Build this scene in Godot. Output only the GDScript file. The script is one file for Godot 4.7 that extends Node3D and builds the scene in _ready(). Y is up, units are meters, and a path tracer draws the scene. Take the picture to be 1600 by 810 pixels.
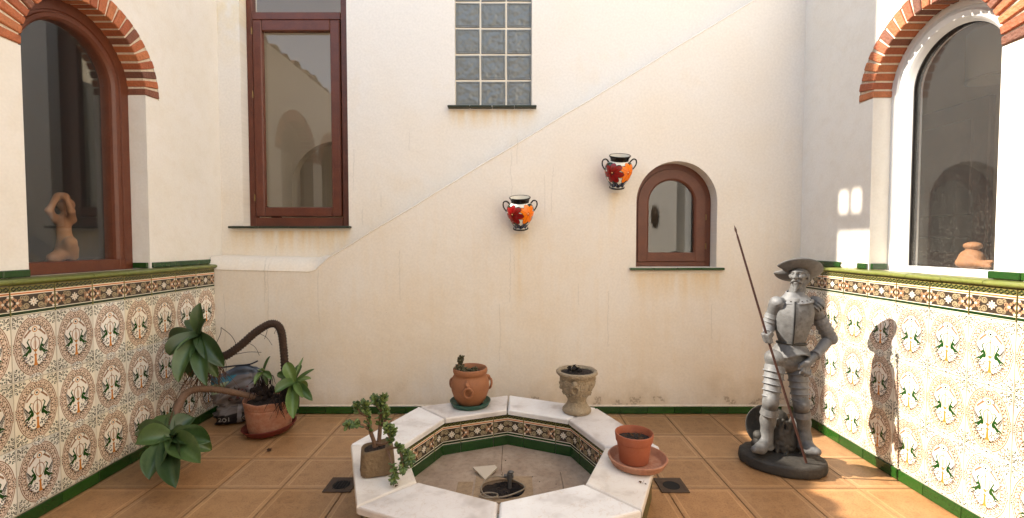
extends Node3D
# A tiled patio with an octagonal fountain basin, a garden statue and potted plants.

const EYE := Vector3(0, 1.28, 0)
const FOCAL := 726.33
const TILT := 0.0359
const ZL := -3.43      # face of the thick lower back wall
const ZU := -3.62      # face of the upper back wall
const XL := -2.2       # face of the left tile panel
const XLU := -2.26     # plaster above it
const XR := 2.075      # face of the right tile panel
const XRU := 2.13
const CAP := 1.112     # top of the green cap course

var rng := RandomNumberGenerator.new()
var taken := {}
var M := {}
var shared := {}


# ---------------------------------------------------------------- scene helpers
func numbered(parent: Node, called: String) -> String:
	var key := str(parent.get_instance_id()) + called
	var n: int = taken.get(key, 0)
	taken[key] = n + 1
	return called if n == 0 else "%s_%03d" % [called, n]


func tag(o: Node, label: String, category: String, group := "") -> Node:
	o.set_meta("label", label)
	o.set_meta("category", category)
	if group != "":
		o.set_meta("group", group)
	return o


func thing(called: String, label: String, category: String, at := Vector3.ZERO, group := "") -> Node3D:
	var o := Node3D.new()
	o.name = numbered(self, called)
	add_child(o, true)
	o.position = at
	tag(o, label, category, group)
	return o


func group_node(called: String, parent: Node, xf := Transform3D.IDENTITY) -> Node3D:
	var o := Node3D.new()
	o.name = numbered(parent, called)
	parent.add_child(o, true)
	o.transform = xf
	return o


func put(called: String, mesh: Mesh, mat: Material, parent: Node, xf := Transform3D.IDENTITY) -> MeshInstance3D:
	var o := MeshInstance3D.new()
	o.name = numbered(parent, called)
	o.mesh = mesh
	o.material_override = mat
	o.cast_shadow = GeometryInstance3D.SHADOW_CASTING_SETTING_ON
	parent.add_child(o, true)
	o.transform = xf
	return o


func at(px: float, py: float, z: float) -> Vector3:
	# the point of the place at depth z that was measured at that spot of the photograph
	var v := Vector3((px - 800.0) / FOCAL, -(py - 405.0) / FOCAL, -1.0)
	var c := cos(TILT)
	var s := sin(TILT)
	v = Vector3(v.x, c * v.y + s * v.z, -s * v.y + c * v.z)
	return EYE + v * (z / v.z)


func mv(x: float, y: float, z: float) -> Transform3D:
	return Transform3D(Basis.IDENTITY, Vector3(x, y, z))


func frand(a: float, b: float) -> float:
	return rng.randf_range(a, b)


# ---------------------------------------------------------------- mesh builder
class MB:
	var v := PackedVector3Array()
	var n := PackedVector3Array()
	var uv := PackedVector2Array()
	var col := PackedColorArray()
	var ix := PackedInt32Array()
	var tint := Color.WHITE

	func vert(p: Vector3, nn: Vector3, t: Vector2) -> int:
		v.append(p)
		n.append(nn)
		uv.append(t)
		col.append(tint)
		return v.size() - 1

	func tri(a: Vector3, b: Vector3, c: Vector3, hint: Vector3, ta := Vector2.ZERO, tb := Vector2.ZERO, tc := Vector2.ZERO) -> void:
		var nn := (c - a).cross(b - a)
		if nn.length_squared() < 1e-16:
			return
		if nn.dot(hint) < 0.0:
			nn = -nn
			var q := b
			b = c
			c = q
			var tq := tb
			tb = tc
			tc = tq
		nn = nn.normalized()
		var i := vert(a, nn, ta)
		vert(b, nn, tb)
		vert(c, nn, tc)
		ix.append_array([i, i + 1, i + 2])

	func quad(a: Vector3, b: Vector3, c: Vector3, d: Vector3, hint: Vector3, ta := Vector2(0, 1), tb := Vector2(1, 1), tc := Vector2(1, 0), td := Vector2(0, 0)) -> void:
		var nn := (c - a).cross(b - a)
		if nn.length_squared() < 1e-16:
			nn = (d - a).cross(c - a)
		if nn.dot(hint) < 0.0:
			nn = -nn
			var q := b
			b = d
			d = q
			var tq := tb
			tb = td
			td = tq
		nn = nn.normalized()
		var i := vert(a, nn, ta)
		vert(b, nn, tb)
		vert(c, nn, tc)
		vert(d, nn, td)
		ix.append_array([i, i + 1, i + 2, i, i + 2, i + 3])

	# box with chamfered edges; ch = 0 gives a plain box
	func box(xf: Transform3D, size: Vector3, ch := 0.0) -> void:
		var h := size * 0.5
		var c := minf(ch, minf(h.x, minf(h.y, h.z)) * 0.9)
		var ax := [Vector3(1, 0, 0), Vector3(0, 1, 0), Vector3(0, 0, 1)]
		for k in 3:
			var u: Vector3 = ax[(k + 1) % 3]
			var w: Vector3 = ax[(k + 2) % 3]
			var hu: float = h[(k + 1) % 3] - c
			var hw: float = h[(k + 2) % 3] - c
			for s in [-1.0, 1.0]:
				var o: Vector3 = ax[k] * h[k] * s
				quad(xf * (o - u * hu - w * hw), xf * (o + u * hu - w * hw), xf * (o + u * hu + w * hw), xf * (o - u * hu + w * hw), xf.basis * (ax[k] * s))
		if c <= 0.0:
			return
		for k in 3:   # edges along axis k
			var u: Vector3 = ax[(k + 1) % 3]
			var w: Vector3 = ax[(k + 2) % 3]
			var hu: float = h[(k + 1) % 3]
			var hw: float = h[(k + 2) % 3]
			var e: Vector3 = ax[k] * (h[k] - c)
			for su in [-1.0, 1.0]:
				for sw in [-1.0, 1.0]:
					var a: Vector3 = u * hu * su + w * (hw - c) * sw
					var b: Vector3 = u * (hu - c) * su + w * hw * sw
					quad(xf * (a - e), xf * (a + e), xf * (b + e), xf * (b - e), xf.basis * (u * su + w * sw))
		for sx in [-1.0, 1.0]:
			for sy in [-1.0, 1.0]:
				for sz in [-1.0, 1.0]:
					tri(xf * Vector3(h.x * sx, (h.y - c) * sy, (h.z - c) * sz), xf * Vector3((h.x - c) * sx, h.y * sy, (h.z - c) * sz), xf * Vector3((h.x - c) * sx, (h.y - c) * sy, h.z * sz), xf.basis * Vector3(sx, sy, sz))

	# a grid of rings with smooth normals; closed joins the last column to the first
	func rings(rr: Array, closed := true, cap0 := false, cap1 := false) -> void:
		var m: int = rr[0].size()
		var cols := m + 1 if closed else m
		var base := v.size()
		var nr := rr.size()
		var acc := PackedVector3Array()
		acc.resize(nr * cols)
		for i in nr - 1:
			var r0: PackedVector3Array = rr[i]
			var r1: PackedVector3Array = rr[i + 1]
			for j in cols - 1:
				var j1 := (j + 1) % m
				var fn := (r1[j1] - r0[j]).cross(r0[j1] - r1[j])
				acc[i * cols + j] += fn
				acc[i * cols + j + 1] += fn
				acc[(i + 1) * cols + j] += fn
				acc[(i + 1) * cols + j + 1] += fn
		for i in nr:
			if closed:
				var s := acc[i * cols] + acc[i * cols + cols - 1]
				acc[i * cols] = s
				acc[i * cols + cols - 1] = s
			var r: PackedVector3Array = rr[i]
			for j in cols:
				vert(r[j % m], acc[i * cols + j].normalized(), Vector2(float(j) / (cols - 1), 1.0 - float(i) / maxf(1, nr - 1)))
		for i in nr - 1:
			for j in cols - 1:
				var a := base + i * cols + j
				ix.append_array([a, a + 1, a + cols, a + 1, a + cols + 1, a + cols])
		if cap0:
			fan(rr[0], rr[0], rr[1])
		if cap1:
			fan(rr[nr - 1], rr[nr - 1], rr[nr - 2])

	func fan(r: PackedVector3Array, from: PackedVector3Array, away: PackedVector3Array) -> void:
		var c := Vector3.ZERO
		var d := Vector3.ZERO
		for p in r:
			c += p
		for p in away:
			d += p
		c /= r.size()
		d /= away.size()
		for j in r.size():
			tri(c, r[j], r[(j + 1) % r.size()], c - d, Vector2(0.5, 0.5), Vector2(0.5 + 0.5 * cos(TAU * j / r.size()), 0.5 + 0.5 * sin(TAU * j / r.size())), Vector2(0.5 + 0.5 * cos(TAU * (j + 1) / r.size()), 0.5 + 0.5 * sin(TAU * (j + 1) / r.size())))

	# profile of Vector2(radius, height), from below outside to above
	func lathe(profile: Array, seg := 32, xf := Transform3D.IDENTITY, squash := 1.0, a0 := 0.0, a1 := TAU) -> void:
		var whole := absf(a1 - a0 - TAU) < 1e-4
		var m := seg if whole else seg + 1
		var rr := []
		for p in profile:
			var r := PackedVector3Array()
			for j in m:
				var t := a0 + (a1 - a0) * j / seg
				r.append(xf * Vector3(p.x * cos(t), p.y, p.x * sin(t) * squash))
			rr.append(r)
		rings(rr, whole)

	func tube(path: Array, radii: Array, sides := 8, caps := true, flat := 1.0, up := Vector3.UP) -> void:
		var rr := []
		var nn := Vector3.ZERO
		for i in path.size():
			var t: Vector3 = (path[mini(i + 1, path.size() - 1)] - path[maxi(i - 1, 0)]).normalized()
			if i == 0:
				nn = up.cross(t)
				if nn.length() < 0.05:
					nn = Vector3.RIGHT.cross(t)
			nn = (nn - t * nn.dot(t)).normalized()
			var b := nn.cross(t)
			var at_r := float(i) / maxi(1, path.size() - 1) * (radii.size() - 1)
			var rad := lerpf(radii[int(at_r)], radii[mini(int(at_r) + 1, radii.size() - 1)], at_r - int(at_r))
			var r := PackedVector3Array()
			for j in sides:
				var a := TAU * j / sides
				r.append(path[i] + (nn * cos(a) + b * sin(a) * flat) * rad)
			rr.append(r)
		rings(rr, true, caps, caps)

	func ball(c: Vector3, rad: Vector3, rings_n := 6, seg := 8, bas := Basis.IDENTITY) -> void:
		var rr := []
		for i in rings_n + 1:
			var f := -PI / 2 + PI * i / rings_n
			var r := PackedVector3Array()
			for j in seg:
				var t := TAU * j / seg
				r.append(c + bas * Vector3(rad.x * cos(f) * cos(t), rad.y * sin(f), rad.z * cos(f) * sin(t)))
			rr.append(r)
		rings(rr)

	# a polygon in the x-y plane of xf, from z = 0 back to z = -depth
	func slab(poly: PackedVector2Array, depth: float, xf := Transform3D.IDENTITY, uvs := Rect2(0, 0, 1, 1), back := true) -> void:
		var t := Geometry2D.triangulate_polygon(poly)
		for z in ([0.0, -depth] if back else [0.0]):
			for k in range(0, t.size(), 3):
				var p := []
				var q := []
				for e in 3:
					var a := poly[t[k + e]]
					p.append(xf * Vector3(a.x, a.y, z))
					q.append(Vector2((a.x - uvs.position.x) / uvs.size.x, 1.0 - (a.y - uvs.position.y) / uvs.size.y))
				tri(p[0], p[1], p[2], xf.basis.z * (1.0 if z == 0.0 else -1.0), q[0], q[1], q[2])
		var area := 0.0
		for k in poly.size():
			area += poly[k].cross(poly[(k + 1) % poly.size()])
		for k in poly.size():
			var a := poly[k]
			var b := poly[(k + 1) % poly.size()]
			var out := Vector3(b.y - a.y, a.x - b.x, 0) * signf(area)
			var ta := Vector2((a.x - uvs.position.x) / uvs.size.x, 1.0 - (a.y - uvs.position.y) / uvs.size.y)
			var tb := Vector2((b.x - uvs.position.x) / uvs.size.x, 1.0 - (b.y - uvs.position.y) / uvs.size.y)
			quad(xf * Vector3(a.x, a.y, 0), xf * Vector3(b.x, b.y, 0), xf * Vector3(b.x, b.y, -depth), xf * Vector3(a.x, a.y, -depth), xf.basis * out, ta, tb, tb, ta)

	func add(o: MB, xf := Transform3D.IDENTITY) -> void:
		var b := v.size()
		for k in o.v.size():
			v.append(xf * o.v[k])
			n.append((xf.basis * o.n[k]).normalized())
		uv.append_array(o.uv)
		col.append_array(o.col)
		for k in o.ix:
			ix.append(b + k)

	func mesh() -> ArrayMesh:
		var a := []
		a.resize(Mesh.ARRAY_MAX)
		a[Mesh.ARRAY_VERTEX] = v
		a[Mesh.ARRAY_NORMAL] = n
		a[Mesh.ARRAY_TEX_UV] = uv
		a[Mesh.ARRAY_COLOR] = col
		a[Mesh.ARRAY_INDEX] = ix
		var m := ArrayMesh.new()
		m.add_surface_from_arrays(Mesh.PRIMITIVE_TRIANGLES, a)
		return m


# ---------------------------------------------------------------- smooth bodies (surface nets)
class Field:
	var o: Vector3
	var c: float
	var nx: int
	var ny: int
	var nz: int
	var f := PackedFloat32Array()
	var k: float

	func _init(lo: Vector3, hi: Vector3, cell: float, blend: float) -> void:
		o = lo
		c = cell
		k = blend
		nx = int(ceil((hi.x - lo.x) / c)) + 1
		ny = int(ceil((hi.y - lo.y) / c)) + 1
		nz = int(ceil((hi.z - lo.z) / c)) + 1
		f.resize(nx * ny * nz)

	func bone(a: Vector3, b: Vector3, ra: float, rb: float, kk := 0.0) -> void:
		var q := kk if kk > 0.0 else k
		var m := 5.0 * q
		var lo := Vector3(minf(a.x - ra, b.x - rb), minf(a.y - ra, b.y - rb), minf(a.z - ra, b.z - rb)) - Vector3(m, m, m)
		var hi := Vector3(maxf(a.x + ra, b.x + rb), maxf(a.y + ra, b.y + rb), maxf(a.z + ra, b.z + rb)) + Vector3(m, m, m)
		var ab := b - a
		var l2 := maxf(ab.length_squared(), 1e-12)
		var i0 := maxi(0, int((lo.x - o.x) / c))
		var i1 := mini(nx - 1, int((hi.x - o.x) / c) + 1)
		for z in range(maxi(0, int((lo.z - o.z) / c)), mini(nz - 1, int((hi.z - o.z) / c) + 1) + 1):
			for y in range(maxi(0, int((lo.y - o.y) / c)), mini(ny - 1, int((hi.y - o.y) / c) + 1) + 1):
				var p := Vector3(0, o.y + y * c, o.z + z * c)
				var at := (z * ny + y) * nx
				for x in range(i0, i1 + 1):
					p.x = o.x + x * c
					var t := clampf((p - a).dot(ab) / l2, 0.0, 1.0)
					var d := p.distance_to(a + ab * t) - ra - (rb - ra) * t
					if d < m:
						f[at + x] += exp(-d / q)

	func blob(ce: Vector3, r: Vector3, bas := Basis.IDENTITY, kk := 0.0) -> void:
		var q := kk if kk > 0.0 else k
		var m := 5.0 * q
		var rm := maxf(r.x, maxf(r.y, r.z)) + m
		var rs := minf(r.x, minf(r.y, r.z))
		var inv := bas.inverse()
		for z in range(maxi(0, int((ce.z - rm - o.z) / c)), mini(nz - 1, int((ce.z + rm - o.z) / c) + 1) + 1):
			for y in range(maxi(0, int((ce.y - rm - o.y) / c)), mini(ny - 1, int((ce.y + rm - o.y) / c) + 1) + 1):
				for x in range(maxi(0, int((ce.x - rm - o.x) / c)), mini(nx - 1, int((ce.x + rm - o.x) / c) + 1) + 1):
					var p := inv * (Vector3(o.x + x * c, o.y + y * c, o.z + z * c) - ce)
					var s := Vector3(p.x / r.x, p.y / r.y, p.z / r.z)
					var l := s.length()
					var g := Vector3(s.x / r.x, s.y / r.y, s.z / r.z).length()
					var d := l * (l - 1.0) / maxf(g, 1e-6) if l > 1e-4 else -rs
					if d < m:
						f[(z * ny + y) * nx + x] += exp(-d / q)

	func cut(ce: Vector3, r: Vector3, bas := Basis.IDENTITY) -> void:
		var inv := bas.inverse()
		var rm := maxf(r.x, maxf(r.y, r.z)) + c * 2
		for z in range(maxi(0, int((ce.z - rm - o.z) / c)), mini(nz - 1, int((ce.z + rm - o.z) / c) + 1) + 1):
			for y in range(maxi(0, int((ce.y - rm - o.y) / c)), mini(ny - 1, int((ce.y + rm - o.y) / c) + 1) + 1):
				for x in range(maxi(0, int((ce.x - rm - o.x) / c)), mini(nx - 1, int((ce.x + rm - o.x) / c) + 1) + 1):
					var p := inv * (Vector3(o.x + x * c, o.y + y * c, o.z + z * c) - ce)
					var s := Vector3(p.x / r.x, p.y / r.y, p.z / r.z).length()
					f[(z * ny + y) * nx + x] *= smoothstep(0.75, 1.25, s)

	func into(mb: MB) -> void:
		var g := PackedFloat32Array()
		g.resize(f.size())
		for i in f.size():
			g[i] = clampf(log(f[i] + 1e-6), -4.0, 4.0) if f[i] > 0.0 else -4.0
		var id := PackedInt32Array()
		id.resize(f.size())
		id.fill(-1)
		var sy := nx
		var sz := nx * ny
		var off := [0, 1, sy, sy + 1, sz, sz + 1, sz + sy, sz + sy + 1]
		var edges := [[0, 1], [2, 3], [4, 5], [6, 7], [0, 2], [1, 3], [4, 6], [5, 7], [0, 4], [1, 5], [2, 6], [3, 7]]
		var cor := [Vector3(0, 0, 0), Vector3(1, 0, 0), Vector3(0, 1, 0), Vector3(1, 1, 0), Vector3(0, 0, 1), Vector3(1, 0, 1), Vector3(0, 1, 1), Vector3(1, 1, 1)]
		var cells := PackedInt32Array()
		for z in nz - 1:
			for y in ny - 1:
				var b := z * sz + y * sy
				for x in nx - 1:
					var i := b + x
					var s := int(g[i] > 0) + int(g[i + 1] > 0) + int(g[i + sy] > 0) + int(g[i + sy + 1] > 0)
					s += int(g[i + sz] > 0) + int(g[i + sz + 1] > 0) + int(g[i + sz + sy] > 0) + int(g[i + sz + sy + 1] > 0)
					if s == 0 or s == 8:
						continue
					var p := Vector3.ZERO
					var cnt := 0
					for e in edges:
						var va: float = g[i + off[e[0]]]
						var vb: float = g[i + off[e[1]]]
						if (va > 0) != (vb > 0):
							p += (cor[e[0]] as Vector3).lerp(cor[e[1]], va / (va - vb))
							cnt += 1
					p /= cnt
					var gr := Vector3(g[i + 1] + g[i + sy + 1] + g[i + sz + 1] + g[i + sz + sy + 1] - g[i] - g[i + sy] - g[i + sz] - g[i + sz + sy], g[i + sy] + g[i + sy + 1] + g[i + sz + sy] + g[i + sz + sy + 1] - g[i] - g[i + 1] - g[i + sz] - g[i + sz + 1], g[i + sz] + g[i + sz + 1] + g[i + sz + sy] + g[i + sz + sy + 1] - g[i] - g[i + 1] - g[i + sy] - g[i + sy + 1])
					id[i] = mb.vert(o + (Vector3(x, y, z) + p) * c, -gr.normalized(), Vector2.ZERO)
					cells.append(i)
		for i in cells:
			var inside := g[i] > 0
			for ax in 3:
				var st: int = [1, sy, sz][ax]
				var u: int = [sy, sz, 1][ax]
				var w: int = [sz, 1, sy][ax]
				if (g[i + st] > 0) == inside or i - u - w < 0:
					continue
				var a := id[i]
				var b := id[i - u]
				var d := id[i - u - w]
				var e := id[i - w]
				if a < 0 or b < 0 or d < 0 or e < 0:
					continue
				if inside:
					mb.ix.append_array([a, d, b, a, e, d])
				else:
					mb.ix.append_array([a, b, d, a, d, e])


# ---------------------------------------------------------------- painting flat prints
class Paint:
	var im: Image
	var w: int
	var h: int
	var oc := Vector2.ZERO
	var sc := 1.0

	func _init(ww: int, hh: int, c: Color) -> void:
		w = ww
		h = hh
		im = Image.create(w, h, false, Image.FORMAT_RGB8)
		im.fill(c)

	func oval(cx: float, cy: float, rx: float, ry: float, c: Color, rot := 0.0, inner := 0.0) -> void:
		cx = oc.x + (cx - oc.x) * sc
		cy = oc.y + (cy - oc.y) * sc
		rx *= sc
		ry *= sc
		var r := maxf(rx, ry)
		var cs := cos(rot)
		var sn := sin(rot)
		for y in range(maxi(0, int(cy - r)), mini(h - 1, int(cy + r) + 1) + 1):
			for x in range(maxi(0, int(cx - r)), mini(w - 1, int(cx + r) + 1) + 1):
				var dx := x + 0.5 - cx
				var dy := y + 0.5 - cy
				var a := (dx * cs + dy * sn) / rx
				var b := (dy * cs - dx * sn) / ry
				var q := a * a + b * b
				if q <= 1.0 and q >= inner * inner:
					im.set_pixel(x, y, c)

	func line(a: Vector2, b: Vector2, wd: float, c: Color, wd2 := -1.0) -> void:
		var e := wd if wd2 < 0 else wd2
		var n := maxi(1, int(a.distance_to(b) / maxf(0.7, minf(wd, maxf(e, 0.8)) * 0.4)))
		for i in n + 1:
			var t := float(i) / n
			var p := a.lerp(b, t)
			oval(p.x, p.y, lerpf(wd, e, t) * 0.5 + 0.3, lerpf(wd, e, t) * 0.5 + 0.3, c)

	func curl(p: Vector2, r: float, a0: float, turn: float, wd: float, c: Color) -> void:
		# a small scroll: an arc that tightens inward
		var last := Vector2.INF
		for i in 9:
			var t := i / 8.0
			var q := p + Vector2.from_angle(a0 + turn * t) * r * (1.0 - 0.65 * t)
			if last != Vector2.INF:
				line(last, q, wd, c)
			last = q

	func poly(pts: PackedVector2Array, c: Color) -> void:
		for k in pts.size():
			pts[k] = oc + (pts[k] - oc) * sc
		var lo := pts[0]
		var hi := pts[0]
		for p in pts:
			lo = lo.min(p)
			hi = hi.max(p)
		for y in range(maxi(0, int(lo.y)), mini(h - 1, int(hi.y) + 1) + 1):
			for x in range(maxi(0, int(lo.x)), mini(w - 1, int(hi.x) + 1) + 1):
				if Geometry2D.is_point_in_polygon(Vector2(x + 0.5, y + 0.5), pts):
					im.set_pixel(x, y, c)

	func tex() -> ImageTexture:
		im.generate_mipmaps()
		return ImageTexture.create_from_image(im)


# ---------------------------------------------------------------- materials
func grey_noise(size: int, sd: int, freq: float, oct := 4, kind := FastNoiseLite.TYPE_SIMPLEX_SMOOTH) -> PackedByteArray:
	var f := FastNoiseLite.new()
	f.seed = sd
	f.noise_type = kind
	f.frequency = freq
	f.fractal_octaves = oct
	var im := f.get_seamless_image(size, size)
	im.convert(Image.FORMAT_L8)
	return im.get_data()


func mottled(size: int, sd: int, a: Color, b: Color, c: Color, coarse := 0.012, fine := 0.09, speck := 0.0) -> ImageTexture:
	# a between-tone surface: a and b mixed by coarse noise, c by fine noise
	var n1 := grey_noise(size, sd, coarse)
	var n2 := grey_noise(size, sd + 7, fine, 3)
	var n3 := grey_noise(size, sd + 13, 0.35, 1)
	var d := PackedByteArray()
	d.resize(size * size * 3)
	for i in size * size:
		var t := n1[i] / 255.0
		var u := clampf((n2[i] / 255.0 - 0.45) * 1.6, 0.0, 1.0)
		var q := a.lerp(b, t).lerp(c, u * 0.55)
		var s := 1.0 + (n3[i] / 255.0 - 0.5) * speck
		d[i * 3] = clampi(int(q.r * s * 255.0), 0, 255)
		d[i * 3 + 1] = clampi(int(q.g * s * 255.0), 0, 255)
		d[i * 3 + 2] = clampi(int(q.b * s * 255.0), 0, 255)
	var im := Image.create_from_data(size, size, false, Image.FORMAT_RGB8, d)
	im.generate_mipmaps()
	return ImageTexture.create_from_image(im)


func grey_tex(size: int, sd: int, freq: float, oct := 4) -> ImageTexture:
	var im := Image.create_from_data(size, size, false, Image.FORMAT_L8, grey_noise(size, sd, freq, oct))
	return ImageTexture.create_from_image(im)


func stuff_mat(tex: Texture2D, rough: float, scale := 1.0, bump: Texture2D = null, relief := 0.0, world := true) -> StandardMaterial3D:
	var m := StandardMaterial3D.new()
	m.albedo_texture = tex
	m.roughness = rough
	m.uv1_triplanar = true
	m.uv1_world_triplanar = world
	m.uv1_scale = Vector3.ONE * scale
	if bump:
		m.heightmap_enabled = true
		m.heightmap_texture = bump
		m.heightmap_scale = relief
	return m


func plain(c: Color, rough := 0.6, metal := 0.0) -> StandardMaterial3D:
	var m := StandardMaterial3D.new()
	m.albedo_color = c
	m.roughness = rough
	m.metallic = metal
	return m


func uv_mat(tex: Texture2D, rough := 0.5) -> StandardMaterial3D:
	var m := StandardMaterial3D.new()
	m.albedo_texture = tex
	m.roughness = rough
	return m


func tinted(m: StandardMaterial3D, c: Color) -> StandardMaterial3D:
	var o: StandardMaterial3D = m.duplicate()
	o.albedo_color = c
	return o


func back_wall_texture() -> ImageTexture:
	# plaster over 4.9 m by 3.6 m: warm cream, streaks, damp at the foot, rust below the sills
	var w := 1024
	var h := 752
	var n1 := grey_noise(256, 31, 0.018, 4)
	var n2 := grey_noise(256, 32, 0.06, 4)
	var n3 := grey_noise(256, 33, 0.22, 2)
	var d := PackedByteArray()
	d.resize(w * h * 3)
	var base := Color(0.88, 0.845, 0.79)
	var cool := Color(0.88, 0.865, 0.84)
	var tan_c := Color(0.86, 0.785, 0.675)
	var grime := Color(0.66, 0.57, 0.45)
	for j in h:
		var y := 3.6 * (1.0 - (j + 0.5) / h)
		for i in w:
			var x := -2.45 + 4.9 * (i + 0.5) / w
			var a := n1[((j / 3) % 256) * 256 + ((i / 3) % 256)] / 255.0
			var b := n2[((j / 2) % 256) * 256 + ((i * 2 / 3) % 256)] / 255.0
			var s := n2[((j / 9 + 80) % 256) * 256 + (i % 256)] / 255.0
			var g := n3[((j + 31) % 256) * 256 + ((i + 17) % 256)] / 255.0
			var c := base.lerp(cool, clampf((y - 0.9) * 0.55 + (a - 0.5) * 1.0, 0.0, 1.0))
			c = c.lerp(tan_c, clampf((a - 0.45) * 0.7 + (b - 0.5) * 0.2 + 0.42 - y * 0.24, 0.0, 0.75))
			c = c.lerp(tan_c, clampf((s - 0.55) * 1.2, 0.0, 0.2) * clampf(1.9 - y, 0.0, 1.0))
			# damp, dirty foot
			c = c.lerp(grime, clampf((0.22 + 0.3 * (a - 0.4) - y) * 2.2, 0.0, 0.42) * clampf(0.3 + b, 0.0, 1.0))
			# rusty wash below sills
			for q in [[-0.5, 0.2, 2.3, 0.16], [0.86, 1.57, 1.05, 0.22], [-2.2, -1.24, 1.37, 0.2], [-0.02, 0.13, 1.34, 0.55], [0.7, 0.83, 1.64, 0.3]]:
				if y < q[2] and y > q[2] - q[3] and x > q[0] and x < q[1]:
					var e: float = clampf(minf(x - q[0], q[1] - x) * 14.0, 0.0, 1.0)
					c = c.lerp(Color(0.84, 0.68, 0.42), e * (1.0 - (q[2] - y) / q[3]) * clampf(s * 1.3 - 0.25, 0.0, 1.0) * 0.6)
			if x < -2.0 and y > 2.5:
				c = c.lerp(Color(0.85, 0.72, 0.42), clampf((y - 2.6) * 0.7, 0.0, 0.4) * b)
			# flaked spots in the lower band
			if y < 1.0 and g > 0.86 + y * 0.1 and b > 0.55:
				c = c.lerp(Color(0.62, 0.55, 0.47), 0.45)
			if y < 0.13 and y > 0.04 and b > 0.66 and a > 0.42 and x > 0.0 and g > 0.42:
				c = c.lerp(Color(0.55, 0.49, 0.42), 0.6)
			var f := 0.97 + g * 0.05
			var at_ := (j * w + i) * 3
			d[at_] = clampi(int(c.r * f * 255.0), 0, 255)
			d[at_ + 1] = clampi(int(c.g * f * 255.0), 0, 255)
			d[at_ + 2] = clampi(int(c.b * f * 255.0), 0, 255)
	var im := Image.create_from_data(w, h, false, Image.FORMAT_RGB8, d)
	# hairline drips and cracks
	for k in 26:
		var x := rng.randi_range(20, w - 20)
		var y0 := rng.randi_range(300, 600)
		var l := rng.randi_range(20, 90)
		var fx := float(x)
		for y in range(y0, mini(h - 2, y0 + l)):
			fx += frand(-0.35, 0.35)
			var o := im.get_pixel(int(fx), y)
			im.set_pixel(int(fx), y, o.darkened(0.07))
	im.generate_mipmaps()
	return ImageTexture.create_from_image(im)


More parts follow.
